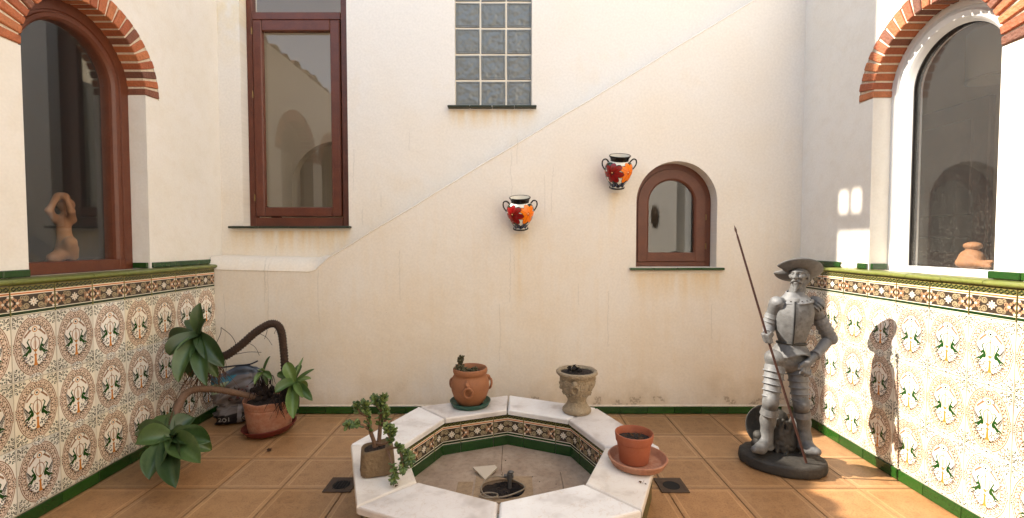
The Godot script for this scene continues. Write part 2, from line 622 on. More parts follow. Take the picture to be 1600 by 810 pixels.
func paint_bird_tile() -> ImageTexture:
	var P := Paint.new(320, 472, Color(0.90, 0.875, 0.82))
	var tan_c := Color(0.55, 0.40, 0.29)
	var pale := Color(0.875, 0.80, 0.73)
	var brown := Color(0.36, 0.265, 0.20)
	var ink := Color(0.13, 0.17, 0.12)
	var green := Color(0.12, 0.27, 0.10)
	var white := Color(0.93, 0.91, 0.875)
	# oval band
	P.oval(160, 236, 153, 226, tan_c)
	P.oval(160, 236, 147, 219, white)
	P.oval(160, 236, 143, 215, tan_c)
	P.oval(160, 236, 139, 211, pale)
	for k in 44:
		var a := TAU * k / 44.0
		var p := Vector2(160 + cos(a) * 126, 236 + sin(a) * 188)
		P.curl(p, 13, a + 0.4, 4.6 if k % 2 == 0 else -4.6, 3.2, brown)
		P.curl(p + Vector2.from_angle(a) * 10, 7, a + 2.4, -4.0, 2.0, tan_c.darkened(0.1))
		P.oval(p.x - cos(a) * 13, p.y - sin(a) * 13, 4.4, 4.4, ink if k % 2 == 0 else brown)
		P.oval(p.x + cos(a + 0.12) * 12, p.y + sin(a + 0.12) * 12, 3.4, 3.4, brown)
	P.oval(160, 236, 110, 168, tan_c)
	P.oval(160, 236, 105, 162, white)
	P.oval(160, 236, 102, 159, tan_c)
	P.oval(160, 236, 98, 154, white)
	# side and end rosettes, halved by the tile edge
	for q in [[0, 236, 32, 38], [320, 236, 32, 38]]:
		P.oval(q[0], q[1], q[2], q[3], tan_c)
		P.oval(q[0], q[1], q[2] - 3, q[3] - 3, pale)
		for k in 10:
			var a := TAU * k / 10.0
			P.oval(q[0] + cos(a) * 22, q[1] + sin(a) * 26, 4.5, 5.5, ink if k % 2 == 0 else brown)
		P.oval(q[0], q[1], 13, 15, brown)
		P.oval(q[0], q[1], 9, 11, pale)
		P.oval(q[0], q[1], 4, 4, ink)
	for q in [[160, 0], [160, 472]]:
		P.oval(q[0], q[1], 52, 34, tan_c)
		P.oval(q[0], q[1], 48, 31, white)
		for k in 12:
			var a := TAU * k / 12.0
			P.curl(Vector2(q[0] + cos(a) * 34, q[1] + sin(a) * 21), 8, a, 4.2, 3.0, ink)
		P.oval(q[0], q[1], 9, 8, ink)
	# corners
	for sx in [0, 1]:
		for sy in [0, 1]:
			var o := Vector2(320 * sx, 472 * sy)
			var f := Vector2(1 - 2 * sx, 1 - 2 * sy)
			for q in [[20, 1, 13.0], [44, 3, 11.0], [70, 4, 9.0]]:
				for k in q[1]:
					var an: float = (k + 0.5) / q[1] * PI / 2
					var p := o + f * Vector2(cos(an) * q[0], sin(an) * q[0] * 1.12)
					if q[0] > 90 and (k == 1 or k == 2):
						continue
					P.curl(p, q[2], an * f.x * f.y + (0.0 if f.x > 0 else PI), 5.0 * f.x * f.y * (1 if k % 2 == 0 else -1), 4.4, ink)
					P.oval(p.x + f.x * 9, p.y + f.y * 9, 3.6, 3.6, green)
			P.line(o + f * Vector2(4, 4), o + f * Vector2(26, 30), 3.4, ink)
			P.line(o + f * Vector2(3, 26), o + f * Vector2(3, 84), 2.4, ink)
			P.line(o + f * Vector2(26, 3), o + f * Vector2(76, 3), 2.4, ink)
	# vase and tree in the middle
	P.oc = Vector2(160, 240)
	P.sc = 1.17
	P.oval(160, 222, 30, 46, tan_c)
	P.oval(160, 222, 25, 41, white)
	P.oval(160, 228, 12, 26, pale)
	P.line(Vector2(160, 160), Vector2(160, 340), 4.5, tan_c)
	P.poly(PackedVector2Array([Vector2(155, 290), Vector2(165, 290), Vector2(168, 345), Vector2(176, 366), Vector2(144, 366), Vector2(152, 345)]), Color(0.78, 0.50, 0.22))
	P.oval(160, 268, 11, 8, Color(0.72, 0.48, 0.24))
	P.oval(160, 296, 10, 7, Color(0.72, 0.48, 0.24))
	P.oval(160, 130, 17, 19, Color(0.78, 0.55, 0.30))
	P.oval(160, 130, 12, 13, white)
	P.oval(160, 130, 6, 7, ink)
	for s in [-1.0, 1.0]:
		P.curl(Vector2(160 + s * 24, 128), 20, -PI / 2, 3.2 * s, 4.5, ink)
		for k in 4:
			P.oval(160 + s * (34 + k * 9), 140 + k * 9, 13, 5.5, tan_c.lightened(0.05), s * (0.5 + 0.18 * k))
		# the bird
		P.oval(160 + s * 40, 256, 15, 24, green, s * 0.35)
		P.poly(PackedVector2Array([Vector2(160 + s * 34, 268), Vector2(160 + s * 52, 254), Vector2(160 + s * 88, 296), Vector2(160 + s * 64, 290), Vector2(160 + s * 58, 300)]), green)
		P.line(Vector2(160 + s * 33, 244), Vector2(160 + s * 50, 206), 7.5, green)
		P.line(Vector2(160 + s * 50, 206), Vector2(160 + s * 40, 190), 5.5, green)
		P.line(Vector2(160 + s * 40, 190), Vector2(160 + s * 28, 196), 3.0, Color(0.72, 0.5, 0.2))
		for k in 7:
			var tip := Vector2(160 + s * (86 - k * 3.2), 206 + k * 12.0)
			P.line(Vector2(160 + s * 50, 256), tip, 6.0, Color(0.30, 0.28, 0.27) if k % 2 == 0 else Color(0.18, 0.20, 0.17), 8.0)
			P.line(Vector2(160 + s * 56, 252), tip, 1.3, white)
		P.line(Vector2(160 + s * 44, 252), Vector2(160 + s * 58, 268), 3.0, white)
		P.line(Vector2(160 + s * 38, 276), Vector2(160 + s * 34, 292), 2.4, tan_c)
		# scrolls below
		for q in [[30, 312, 12, 0.2], [58, 306, 9, 2.0], [72, 318, 7, 1.0], [24, 336, 10, 3.0], [52, 336, 13, 0.9], [38, 360, 9, 2.2], [18, 366, 7, 0.3], [70, 300, 6, 2.7]]:
			P.curl(Vector2(160 + s * q[0], q[1]), q[2], q[3] * s, 4.6 * s, 4.6, ink)
		P.oval(160 + s * 40, 322, 5.5, 5.5, ink)
		P.oval(160 + s * 40, 322, 2.4, 2.4, white)
		P.oval(160 + s * 62, 330, 4.0, 4.0, Color(0.3, 0.3, 0.42))
	return P.tex()


func paint_border_tile() -> ImageTexture:
	var P := Paint.new(320, 216, Color(0.25, 0.21, 0.17))
	var white := Color(0.86, 0.82, 0.75)
	var tan_c := Color(0.70, 0.54, 0.41)
	var olive := Color(0.60, 0.54, 0.42)
	# braid
	P.poly(PackedVector2Array([Vector2(0, 0), Vector2(320, 0), Vector2(320, 44), Vector2(0, 44)]), Color(0.47, 0.44, 0.24))
	for k in 9:
		var x := k * 40.0 - 20
		P.line(Vector2(x, 8), Vector2(x + 40, 34), 11, Color(0.06, 0.10, 0.05))
		P.line(Vector2(x, 34), Vector2(x + 14, 25), 9, Color(0.06, 0.10, 0.05))
		P.line(Vector2(x + 26, 17), Vector2(x + 40, 8), 9, Color(0.06, 0.10, 0.05))
		P.line(Vector2(x + 2, 9), Vector2(x + 38, 33), 2.5, Color(0.40, 0.45, 0.25))
	P.poly(PackedVector2Array([Vector2(0, 42), Vector2(320, 42), Vector2(320, 50), Vector2(0, 50)]), Color(0.93, 0.88, 0.80))
	P.poly(PackedVector2Array([Vector2(0, 49), Vector2(320, 49), Vector2(320, 60), Vector2(0, 60)]), Color(0.74, 0.45, 0.24))
	P.poly(PackedVector2Array([Vector2(0, 60), Vector2(320, 60), Vector2(320, 66), Vector2(0, 66)]), Color(0.93, 0.88, 0.80))
	# flower band 66..184
	for s in [-1.0, 1.0]:
		for q in [[54, 96, 20], [54, 154, 20], [82, 88, 14], [82, 162, 14], [98, 110, 13], [98, 140, 13]]:
			P.oval(160 + s * q[0], q[1], q[2] * 1.12, q[2] * 1.12, olive if q[0] < 90 else tan_c)
			P.curl(Vector2(160 + s * q[0], q[1]), q[2] * 0.75, 0.5, 4.6 * s, 3.4, Color(0.12, 0.09, 0.07))
		for q in [[112, 125, 15, 13], [128, 104, 10, 12], [128, 146, 10, 12], [146, 90, 11, 9], [146, 160, 11, 9]]:
			P.oval(160 + s * q[0], q[1], q[2], q[3], tan_c)
		P.oval(160 + s * 116, 125, 10, 9, white)
		P.oval(160 + s * 134, 125, 6, 14, Color(0.1, 0.085, 0.07))
		P.poly(PackedVector2Array([Vector2(160 + s * 160, 100), Vector2(160 + s * 142, 125), Vector2(160 + s * 160, 150)]), tan_c)
		P.poly(PackedVector2Array([Vector2(160 + s * 160, 110), Vector2(160 + s * 149, 125), Vector2(160 + s * 160, 140)]), white)
		P.oval(160 + s * 152, 78, 9, 8, white)
		P.oval(160 + s * 152, 172, 9, 8, white)
	for k in 8:
		var a := TAU * k / 8.0
		var l := 23.0 if k % 2 == 0 else 18.0
		P.oval(160 + cos(a) * l, 125 + sin(a) * l, 12, 6.5, white, a)
	P.oval(160, 125, 12, 12, white)
	P.oval(160, 125, 5, 5, tan_c)
	P.poly(PackedVector2Array([Vector2(0, 184), Vector2(320, 184), Vector2(320, 190), Vector2(0, 190)]), Color(0.93, 0.88, 0.80))
	P.poly(PackedVector2Array([Vector2(0, 190), Vector2(320, 190), Vector2(320, 211), Vector2(0, 211)]), Color(0.085, 0.20, 0.075))
	P.poly(PackedVector2Array([Vector2(0, 211), Vector2(320, 211), Vector2(320, 216), Vector2(0, 216)]), Color(0.93, 0.88, 0.80))
	return P.tex()


func paint_floor_tile(sd := 51) -> ImageTexture:
	var s := 256
	var n1 := grey_noise(s, sd, 0.012)
	var n2 := grey_noise(s, sd + 1, 0.11, 3)
	var n3 := grey_noise(s, sd + 2, 0.022, 4)
	var d := PackedByteArray()
	d.resize(s * s * 3)
	for j in s:
		for i in s:
			var e := mini(mini(i, s - 1 - i), mini(j, s - 1 - j))
			var c := Color(0.61, 0.455, 0.305).lerp(Color(0.665, 0.51, 0.35), n1[j * s + i] / 255.0)
			c = c.lerp(Color(0.47, 0.325, 0.20), clampf((n2[j * s + i] / 255.0 - 0.5) * 1.5, 0.0, 0.5))
			c = c.lerp(Color(0.40, 0.28, 0.18), clampf((n3[j * s + i] / 255.0 - 0.58) * 1.2, 0.0, 0.16))
			if e < 3:
				c = c.darkened(0.18)
			if e < 20:
				c = c.lerp(Color(0.70, 0.54, 0.38), 0.3)
			if e >= 15 and e < 20:
				c = c.lerp(Color(0.78, 0.63, 0.46), 0.5)
			var k := (j * s + i) * 3
			d[k] = int(c.r * 255)
			d[k + 1] = int(c.g * 255)
			d[k + 2] = int(c.b * 255)
	var im := Image.create_from_data(s, s, false, Image.FORMAT_RGB8, d)
	im.generate_mipmaps()
	return ImageTexture.create_from_image(im)


func marble_texture() -> ImageTexture:
	var s := 512
	var n1 := grey_noise(s, 61, 0.006, 4)
	var n2 := grey_noise(s, 62, 0.018, 4)
	var n3 := grey_noise(s, 63, 0.10, 3)
	var d := PackedByteArray()
	d.resize(s * s * 3)
	for k in s * s:
		var a := n1[k] / 255.0
		var v := absf(n2[k] / 255.0 - 0.5 + (a - 0.5) * 0.6)
		var c := Color(0.90, 0.885, 0.865).lerp(Color(0.83, 0.80, 0.775), a)
		c = c.lerp(Color(0.70, 0.58, 0.47), clampf(1.0 - v * 26.0, 0.0, 1.0) * 0.4 * a)
		c = c.lerp(Color(0.66, 0.62, 0.585), clampf((a - 0.6) * 1.6, 0.0, 0.5))
		c = c.lerp(Color(0.68, 0.60, 0.51), clampf((n3[k] / 255.0 - 0.70) * 1.0, 0.0, 0.12))
		d[k * 3] = int(c.r * 255)
		d[k * 3 + 1] = int(c.g * 255)
		d[k * 3 + 2] = int(c.b * 255)
	var im := Image.create_from_data(s, s, false, Image.FORMAT_RGB8, d)
	im.generate_mipmaps()
	return ImageTexture.create_from_image(im)


func paint_wall_pot(flip: bool) -> ImageTexture:
	# majolica decoration once round the pot; the front is the middle of the print, v runs from the rim to the foot
	var P := Paint.new(640, 320, Color(0.86, 0.85, 0.81))
	var black := Color(0.025, 0.025, 0.03)
	var navy := Color(0.06, 0.075, 0.17)
	var leaf := Color(0.06, 0.16, 0.06)
	for s in [0, 320]:
		for q in [[160, 150, 0.3], [140, 60, 0.3], [164, 100, -0.9], [30, 70, 0.8], [290, 76, -0.5], [160, 180, 1.4], [50, 190, 1.0], [270, 190, 2.2], [110, 40, 0.2], [210, 36, -0.2]]:
			P.oval(s + q[0], q[1], 40, 24, black, q[2])
			P.oval(s + q[0], q[1], 34, 18, leaf, q[2])
			P.line(Vector2(s + q[0] - 20, q[1]), Vector2(s + q[0] + 20, q[1]), 2.5, Color(0.25, 0.4, 0.2))
		for k in 8:
			P.oval(s + 20 + k * 40, 258, 24, 50, black, 0.5 if k % 2 == 0 else -0.5)
			P.oval(s + 20 + k * 40, 258, 19, 44, navy, 0.5 if k % 2 == 0 else -0.5)
			P.line(Vector2(s + 20 + k * 40, 230), Vector2(s + 26 + k * 40, 290), 3, Color(0.5, 0.58, 0.7))
		for q in [[62, 122, Color(0.52, 0.03, 0.035), Color(0.30, 0.01, 0.02)] if s == 320 else [258, 118, Color(0.93, 0.48, 0.04), Color(0.80, 0.33, 0.02)], [230, 118, Color(0.93, 0.48, 0.04), Color(0.80, 0.33, 0.02)] if s == 320 else [90, 118, Color(0.52, 0.03, 0.035), Color(0.30, 0.01, 0.02)]]:
			for k in 7:
				var a := TAU * k / 7.0 + 0.3
				P.oval(s + q[0] + cos(a) * 46, q[1] + sin(a) * 62, 44, 28, black, a)
			for k in 7:
				var a := TAU * k / 7.0 + 0.3
				P.oval(s + q[0] + cos(a) * 46, q[1] + sin(a) * 62, 41, 25, q[2], a)
				P.line(Vector2(s + q[0] + cos(a) * 16, q[1] + sin(a) * 18), Vector2(s + q[0] + cos(a) * 64, q[1] + sin(a) * 76), 3, q[3])
			P.oval(s + q[0], q[1], 14, 15, q[3])
			P.oval(s + q[0] + 3, q[1] - 3, 6, 6, Color(0.9, 0.75, 0.5))
	if flip:
		P.oval(470, 200, 18, 14, Color(0.52, 0.03, 0.035), 0.4)
	return P.tex()


func paint_bag() -> ImageTexture:
	# printed compost sack: white panel, dark foot with the volume
	var P := Paint.new(384, 512, Color(0.40, 0.375, 0.37))
	P.poly(PackedVector2Array([Vector2(0, 0), Vector2(384, 0), Vector2(384, 60), Vector2(0, 90)]), Color(0.28, 0.31, 0.36))
	P.poly(PackedVector2Array([Vector2(0, 90), Vector2(200, 70), Vector2(120, 170), Vector2(0, 190)]), Color(0.18, 0.42, 0.50))
	P.poly(PackedVector2Array([Vector2(0, 150), Vector2(150, 120), Vector2(90, 210), Vector2(0, 240)]), Color(0.52, 0.56, 0.44))
	for k in 70:
		P.oval(frand(140, 380), frand(170, 300), frand(5, 16), frand(3, 9), Color(0.30, 0.08, 0.10) if k % 3 == 0 else (Color(0.42, 0.30, 0.28) if k % 3 == 1 else Color(0.17, 0.15, 0.12)), frand(0, 3))
	P.poly(PackedVector2Array([Vector2(0, 425), Vector2(384, 395), Vector2(384, 512), Vector2(0, 512)]), Color(0.065, 0.045, 0.06))
	for k in 3:
		P.line(Vector2(40 + k * 120, 330), Vector2(110 + k * 120, 322), 4, Color(0.2, 0.2, 0.24))
		P.line(Vector2(40 + k * 120, 350), Vector2(120 + k * 120, 342), 3, Color(0.2, 0.2, 0.24))
	# "20 l"
	var ink := Color(0.66, 0.65, 0.64)
	P.oc = Vector2(70, 468)
	P.sc = 0.72
	for q in [[70, 0]]:
		var x := float(q[0])
		P.line(Vector2(x, 438), Vector2(x + 10, 428), 7, ink)
		P.line(Vector2(x + 10, 428), Vector2(x + 28, 430), 7, ink)
		P.line(Vector2(x + 28, 430), Vector2(x + 30, 446), 7, ink)
		P.line(Vector2(x + 30, 446), Vector2(x, 476), 7, ink)
		P.line(Vector2(x, 476), Vector2(x + 34, 474), 7, ink)
		P.oval(x + 66, 452, 21, 27, ink)
		P.oval(x + 66, 452, 12, 18, Color(0.065, 0.045, 0.06))
		P.line(Vector2(x + 108, 428), Vector2(x + 108, 476), 7, ink)
	P.sc = 1.0
	P.oval(285, 455, 46, 26, Color(0.50, 0.46, 0.42))
	P.oval(285, 455, 38, 19, Color(0.20, 0.14, 0.13))
	for k in 4:
		P.line(Vector2(258, 446 + k * 6), Vector2(312, 446 + k * 6), 2.2, Color(0.62, 0.58, 0.52))
	P.poly(PackedVector2Array([Vector2(196, 512), Vector2(210, 330), Vector2(238, 325), Vector2(232, 512)]), Color(0.56, 0.54, 0.54))
	return P.tex()


func make_materials() -> void:
	var rough_bump := grey_tex(256, 3, 0.05, 5)
	var soft_bump := grey_tex(256, 5, 0.02, 4)
	shared.bump = rough_bump
	M.back = uv_mat(back_wall_texture(), 0.92)
	M.back.heightmap_enabled = true
	M.back.heightmap_texture = grey_tex(1024, 19, 0.016, 5)
	M.back.heightmap_scale = 0.2
	M.plaster = stuff_mat(mottled(256, 11, Color(0.885, 0.865, 0.835), Color(0.87, 0.845, 0.80), Color(0.85, 0.815, 0.76), 0.01, 0.05, 0.03), 0.92, 0.7, soft_bump, 0.5)
	M.plaster_right = stuff_mat(mottled(256, 12, Color(0.91, 0.89, 0.855), Color(0.895, 0.87, 0.825), Color(0.87, 0.835, 0.78), 0.01, 0.05, 0.03), 0.92, 0.7, soft_bump, 0.5)
	M.mortar = stuff_mat(mottled(256, 13, Color(0.87, 0.82, 0.745), Color(0.83, 0.77, 0.685), Color(0.72, 0.65, 0.555), 0.02, 0.1, 0.1), 0.95, 2.0, rough_bump, 0.5)
	M.grout = stuff_mat(mottled(128, 14, Color(0.80, 0.76, 0.69), Color(0.75, 0.70, 0.62), Color(0.64, 0.58, 0.50)), 0.9, 2.0)
	M.bed = stuff_mat(mottled(128, 15, Color(0.47, 0.30, 0.18), Color(0.42, 0.26, 0.15), Color(0.36, 0.22, 0.13)), 0.9, 2.0)
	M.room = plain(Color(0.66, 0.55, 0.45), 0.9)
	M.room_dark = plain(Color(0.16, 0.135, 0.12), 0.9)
	M.hall = plain(Color(0.78, 0.73, 0.64), 0.9)
	var bricks := []
	for c in [Color(0.72, 0.41, 0.25), Color(0.66, 0.36, 0.225), Color(0.52, 0.32, 0.235), Color(0.75, 0.46, 0.29), Color(0.46, 0.29, 0.22)]:
		var m := stuff_mat(mottled(128, 20 + bricks.size(), c, c.darkened(0.12), c.darkened(0.3), 0.02, 0.12, 0.16), 0.72, 4.0, rough_bump, 0.35)
		bricks.append(m)
	M.bricks = bricks
	var tile := uv_mat(paint_bird_tile(), 0.18)
	M.tiles = []
	for c in [Color(1, 1, 1), Color(0.95, 0.94, 0.925), Color(0.985, 0.96, 0.91), Color(0.92, 0.915, 0.91), Color(1.0, 0.985, 0.96), Color(0.94, 0.92, 0.88)]:
		var tm := tinted(tile, c)
		tm.roughness = 0.12 + 0.03 * M.tiles.size()
		M.tiles.append(tm)
	var border := uv_mat(paint_border_tile(), 0.18)
	M.borders = [border, tinted(border, Color(0.94, 0.93, 0.92))]
	var green_tex := mottled(128, 41, Color(0.105, 0.24, 0.08), Color(0.12, 0.265, 0.09), Color(0.08, 0.18, 0.065), 0.03, 0.12, 0.05)
	M.greens = [stuff_mat(green_tex, 0.2, 3.0), tinted(stuff_mat(green_tex, 0.22, 3.0), Color(0.88, 0.95, 0.85)), tinted(stuff_mat(green_tex, 0.2, 3.0), Color(1.15, 1.12, 1.0))]
	M.cap = stuff_mat(mottled(128, 42, Color(0.40, 0.43, 0.19), Color(0.44, 0.45, 0.22), Color(0.32, 0.33, 0.16), 0.03, 0.1, 0.12), 0.38, 2.0, rough_bump, 0.3)
	M.sill_dark = stuff_mat(mottled(128, 43, Color(0.10, 0.16, 0.08), Color(0.15, 0.16, 0.09), Color(0.07, 0.09, 0.05), 0.03, 0.12, 0.12), 0.45, 3.0)
	var ft := paint_floor_tile()
	M.floors = []
	var ft2 := paint_floor_tile(57)
	for c in [Color(1, 1, 1), Color(0.94, 0.93, 0.92), Color(1.0, 0.97, 0.93), Color(0.90, 0.90, 0.89), Color(0.97, 0.98, 1.0)]:
		M.floors.append(tinted(uv_mat(ft if M.floors.size() % 2 == 0 else ft2, 0.36 + 0.04 * M.floors.size()), c))
	M.marble = stuff_mat(marble_texture(), 0.34, 1.3)
	M.marble_old = tinted(M.marble, Color(0.97, 0.95, 0.92))
	M.marble_grey = tinted(M.marble, Color(0.94, 0.925, 0.915))
	M.basin_floor = stuff_mat(mottled(256, 71, Color(0.66, 0.575, 0.49), Color(0.57, 0.48, 0.40), Color(0.46, 0.375, 0.30), 0.012, 0.06, 0.12), 0.62, 1.6, rough_bump, 0.3)
	M.basin_patch = stuff_mat(mottled(128, 72, Color(0.62, 0.52, 0.40), Color(0.55, 0.45, 0.34), Color(0.42, 0.33, 0.25), 0.02, 0.1, 0.1), 0.8, 2.5)
	M.wood = stuff_mat(mottled(256, 81, Color(0.39, 0.19, 0.115), Color(0.32, 0.15, 0.09), Color(0.45, 0.25, 0.17), 0.015, 0.09, 0.1), 0.42, 2.2, soft_bump, 0.15)
	M.wood_warm = stuff_mat(mottled(256, 82, Color(0.41, 0.22, 0.135), Color(0.35, 0.18, 0.11), Color(0.29, 0.145, 0.09), 0.015, 0.09, 0.1), 0.42, 2.2, soft_bump, 0.15)
	M.white_paint = plain(Color(0.86, 0.86, 0.85), 0.4)
	M.dark_gap = plain(Color(0.07, 0.045, 0.035), 0.7)
	M.glass = StandardMaterial3D.new()
	M.glass.albedo_color = Color(0.9, 0.92, 0.91, 0.008)
	M.glass.transparency = BaseMaterial3D.TRANSPARENCY_ALPHA
	M.glass.roughness = 0.02
	M.brass = plain(Color(0.52, 0.42, 0.28), 0.4, 0.8)
	M.iron = plain(Color(0.07, 0.065, 0.06), 0.6, 0.5)
	M.terracotta = stuff_mat(mottled(256, 91, Color(0.60, 0.39, 0.245), Color(0.55, 0.345, 0.215), Color(0.46, 0.29, 0.185), 0.015, 0.08, 0.1), 0.72, 3.0)
	M.terracotta_red = stuff_mat(mottled(256, 92, Color(0.61, 0.335, 0.22), Color(0.57, 0.30, 0.195), Color(0.62, 0.39, 0.29), 0.015, 0.07, 0.07), 0.62, 3.0)
	M.terracotta_old = stuff_mat(mottled(256, 93, Color(0.60, 0.37, 0.265), Color(0.68, 0.52, 0.42), Color(0.45, 0.27, 0.19), 0.02, 0.07, 0.12), 0.75, 3.0)
	M.saucer_red = stuff_mat(mottled(128, 94, Color(0.42, 0.12, 0.06), Color(0.36, 0.10, 0.055), Color(0.28, 0.085, 0.05), 0.02, 0.1, 0.1), 0.5, 3.0)
	M.green_plastic = plain(Color(0.13, 0.29, 0.225), 0.45)
	M.sand_stone = stuff_mat(mottled(256, 95, Color(0.47, 0.39, 0.28), Color(0.40, 0.32, 0.225), Color(0.33, 0.25, 0.17), 0.015, 0.06, 0.15), 0.85, 3.0, rough_bump, 0.5)
	M.urn = stuff_mat(mottled(256, 96, Color(0.66, 0.60, 0.50), Color(0.54, 0.47, 0.375), Color(0.38, 0.31, 0.23), 0.02, 0.09, 0.25), 0.95, 4.0, rough_bump, 1.0)
	M.soil = stuff_mat(mottled(128, 97, Color(0.13, 0.09, 0.06), Color(0.19, 0.14, 0.10), Color(0.07, 0.05, 0.035), 0.05, 0.2, 0.5), 0.95, 5.0, rough_bump, 1.0)
	M.statue = stuff_mat(mottled(256, 98, Color(0.42, 0.42, 0.42), Color(0.30, 0.30, 0.30), Color(0.15, 0.145, 0.14), 0.02, 0.05, 0.15), 0.62, 2.4, rough_bump, 0.15)
	M.statue_light = stuff_mat(mottled(256, 99, Color(0.45, 0.455, 0.46), Color(0.37, 0.375, 0.385), Color(0.24, 0.24, 0.24), 0.014, 0.06, 0.1), 0.58, 2.4, rough_bump, 0.12)
	M.statue_dark = stuff_mat(mottled(256, 100, Color(0.21, 0.195, 0.175), Color(0.15, 0.14, 0.125), Color(0.10, 0.09, 0.08), 0.014, 0.06, 0.15), 0.7, 2.4, rough_bump, 0.3)
	M.lance = stuff_mat(mottled(128, 101, Color(0.25, 0.12, 0.075), Color(0.19, 0.085, 0.055), Color(0.14, 0.06, 0.045), 0.03, 0.15, 0.2), 0.7, 5.0)
	M.leafs = []
	for c in [Color(0.205, 0.295, 0.13), Color(0.25, 0.34, 0.15), Color(0.17, 0.25, 0.11), Color(0.34, 0.43, 0.19)]:
		var m := stuff_mat(mottled(128, 110 + M.leafs.size(), c, c.lightened(0.06), c.darkened(0.25), 0.02, 0.08, 0.08), 0.42, 4.0)
		m.backlight_enabled = true
		m.backlight = Color(0.05, 0.09, 0.02)
		m.vertex_color_use_as_albedo = true
		M.leafs.append(m)
	M.bark = stuff_mat(mottled(256, 120, Color(0.27, 0.19, 0.135), Color(0.20, 0.14, 0.10), Color(0.13, 0.09, 0.065), 0.03, 0.14, 0.25), 0.9, 5.0, rough_bump, 0.7)
	M.bark_pale = stuff_mat(mottled(256, 121, Color(0.47, 0.36, 0.28), Color(0.38, 0.285, 0.215), Color(0.28, 0.20, 0.15), 0.03, 0.14, 0.2), 0.85, 5.0, rough_bump, 0.5)
	M.straw = plain(Color(0.33, 0.22, 0.13), 0.9)
	M.straw_dark = plain(Color(0.13, 0.08, 0.055), 0.9)
	M.jade = []
	for c in [Color(0.30, 0.37, 0.17), Color(0.37, 0.43, 0.21), Color(0.22, 0.29, 0.14)]:
		M.jade.append(plain(c, 0.4))
	M.clay_figure = stuff_mat(mottled(128, 130, Color(0.58, 0.41, 0.265), Color(0.52, 0.355, 0.22), Color(0.45, 0.30, 0.18), 0.02, 0.08, 0.06), 0.75, 3.0)
	M.roof_tile = stuff_mat(mottled(128, 131, Color(0.52, 0.27, 0.16), Color(0.42, 0.21, 0.13), Color(0.33, 0.18, 0.12), 0.03, 0.1, 0.2), 0.85, 3.0)
	M.drain = plain(Color(0.27, 0.20, 0.14), 0.75)
	M.grey_pipe = plain(Color(0.34, 0.32, 0.30), 0.5)
	M.gold = plain(Color(0.32, 0.22, 0.07), 0.45, 0.3)
	M.ground = stuff_mat(mottled(128, 140, Color(0.36, 0.30, 0.23), Color(0.30, 0.25, 0.19), Color(0.25, 0.21, 0.16)), 0.95, 0.3)
	# glass block: thick glass with a wavy face
	var wn := FastNoiseLite.new()
	wn.seed = 8
	wn.frequency = 0.022
	wn.fractal_octaves = 2
	var wi := wn.get_seamless_image(256, 256)
	wi.bump_map_to_normal_map(5.0)
	M.block = StandardMaterial3D.new()
	M.block.albedo_color = Color(0.43, 0.45, 0.45)
	M.block.roughness = 0.1
	M.block.normal_enabled = true
	M.block.normal_texture = ImageTexture.create_from_image(wi)
	M.block.normal_scale = 1.1
	M.block.uv1_triplanar = true
	M.block.uv1_world_triplanar = true
	M.block.uv1_scale = Vector3.ONE * 2.2
	M.block_joint = plain(Color(0.86, 0.83, 0.77), 0.85)
	M.block_edge = plain(Color(0.30, 0.31, 0.31), 0.15)
	# dust specks on a pane
	var dn := grey_noise(256, 150, 0.45, 1)
	var dn2 := grey_noise(256, 151, 0.02, 3)
	var dd := PackedByteArray()
	dd.resize(256 * 256 * 4)
	for k in 256 * 256:
		var low := (k / 256) / 256.0
		var a := 0.004 + 0.02 * dn2[k] / 255.0
		if dn[k] > 182:
			a += 0.05 * low * low + 0.01 * low
		dd[k * 4] = 214
		dd[k * 4 + 1] = 204
		dd[k * 4 + 2] = 190
		dd[k * 4 + 3] = clampi(int(a * (0.35 + 0.65 * low) * 255), 0, 255)
	var di := Image.create_from_data(256, 256, false, Image.FORMAT_RGBA8, dd)
	M.dust = StandardMaterial3D.new()
	M.dust.albedo_texture = ImageTexture.create_from_image(di)
	M.dust.transparency = BaseMaterial3D.TRANSPARENCY_ALPHA
	M.dust.roughness = 0.9


# ---------------------------------------------------------------- the structure
func on_left(x := XLU) -> Transform3D:      # u runs towards the back wall, z out of the wall
	return Transform3D(Basis(Vector3(0, 0, -1), Vector3.UP, Vector3(1, 0, 0)), Vector3(x, 0, 0))


func on_right(x := XRU) -> Transform3D:     # u runs towards the viewer
	return Transform3D(Basis(Vector3(0, 0, 1), Vector3.UP, Vector3(-1, 0, 0)), Vector3(x, 0, 0))


func rect(x0: float, y0: float, x1: float, y1: float) -> PackedVector2Array:
	return PackedVector2Array([Vector2(x0, y0), Vector2(x1, y0), Vector2(x1, y1), Vector2(x0, y1)])


func arch_points(c: float, hw: float, ys: float, from := PI, to := 0.0, n := 24) -> PackedVector2Array:
	var p := PackedVector2Array()
	for i in n + 1:
		var a := lerpf(from, to, float(i) / n)
		p.append(Vector2(c + cos(a) * hw, ys + sin(a) * hw))
	return p


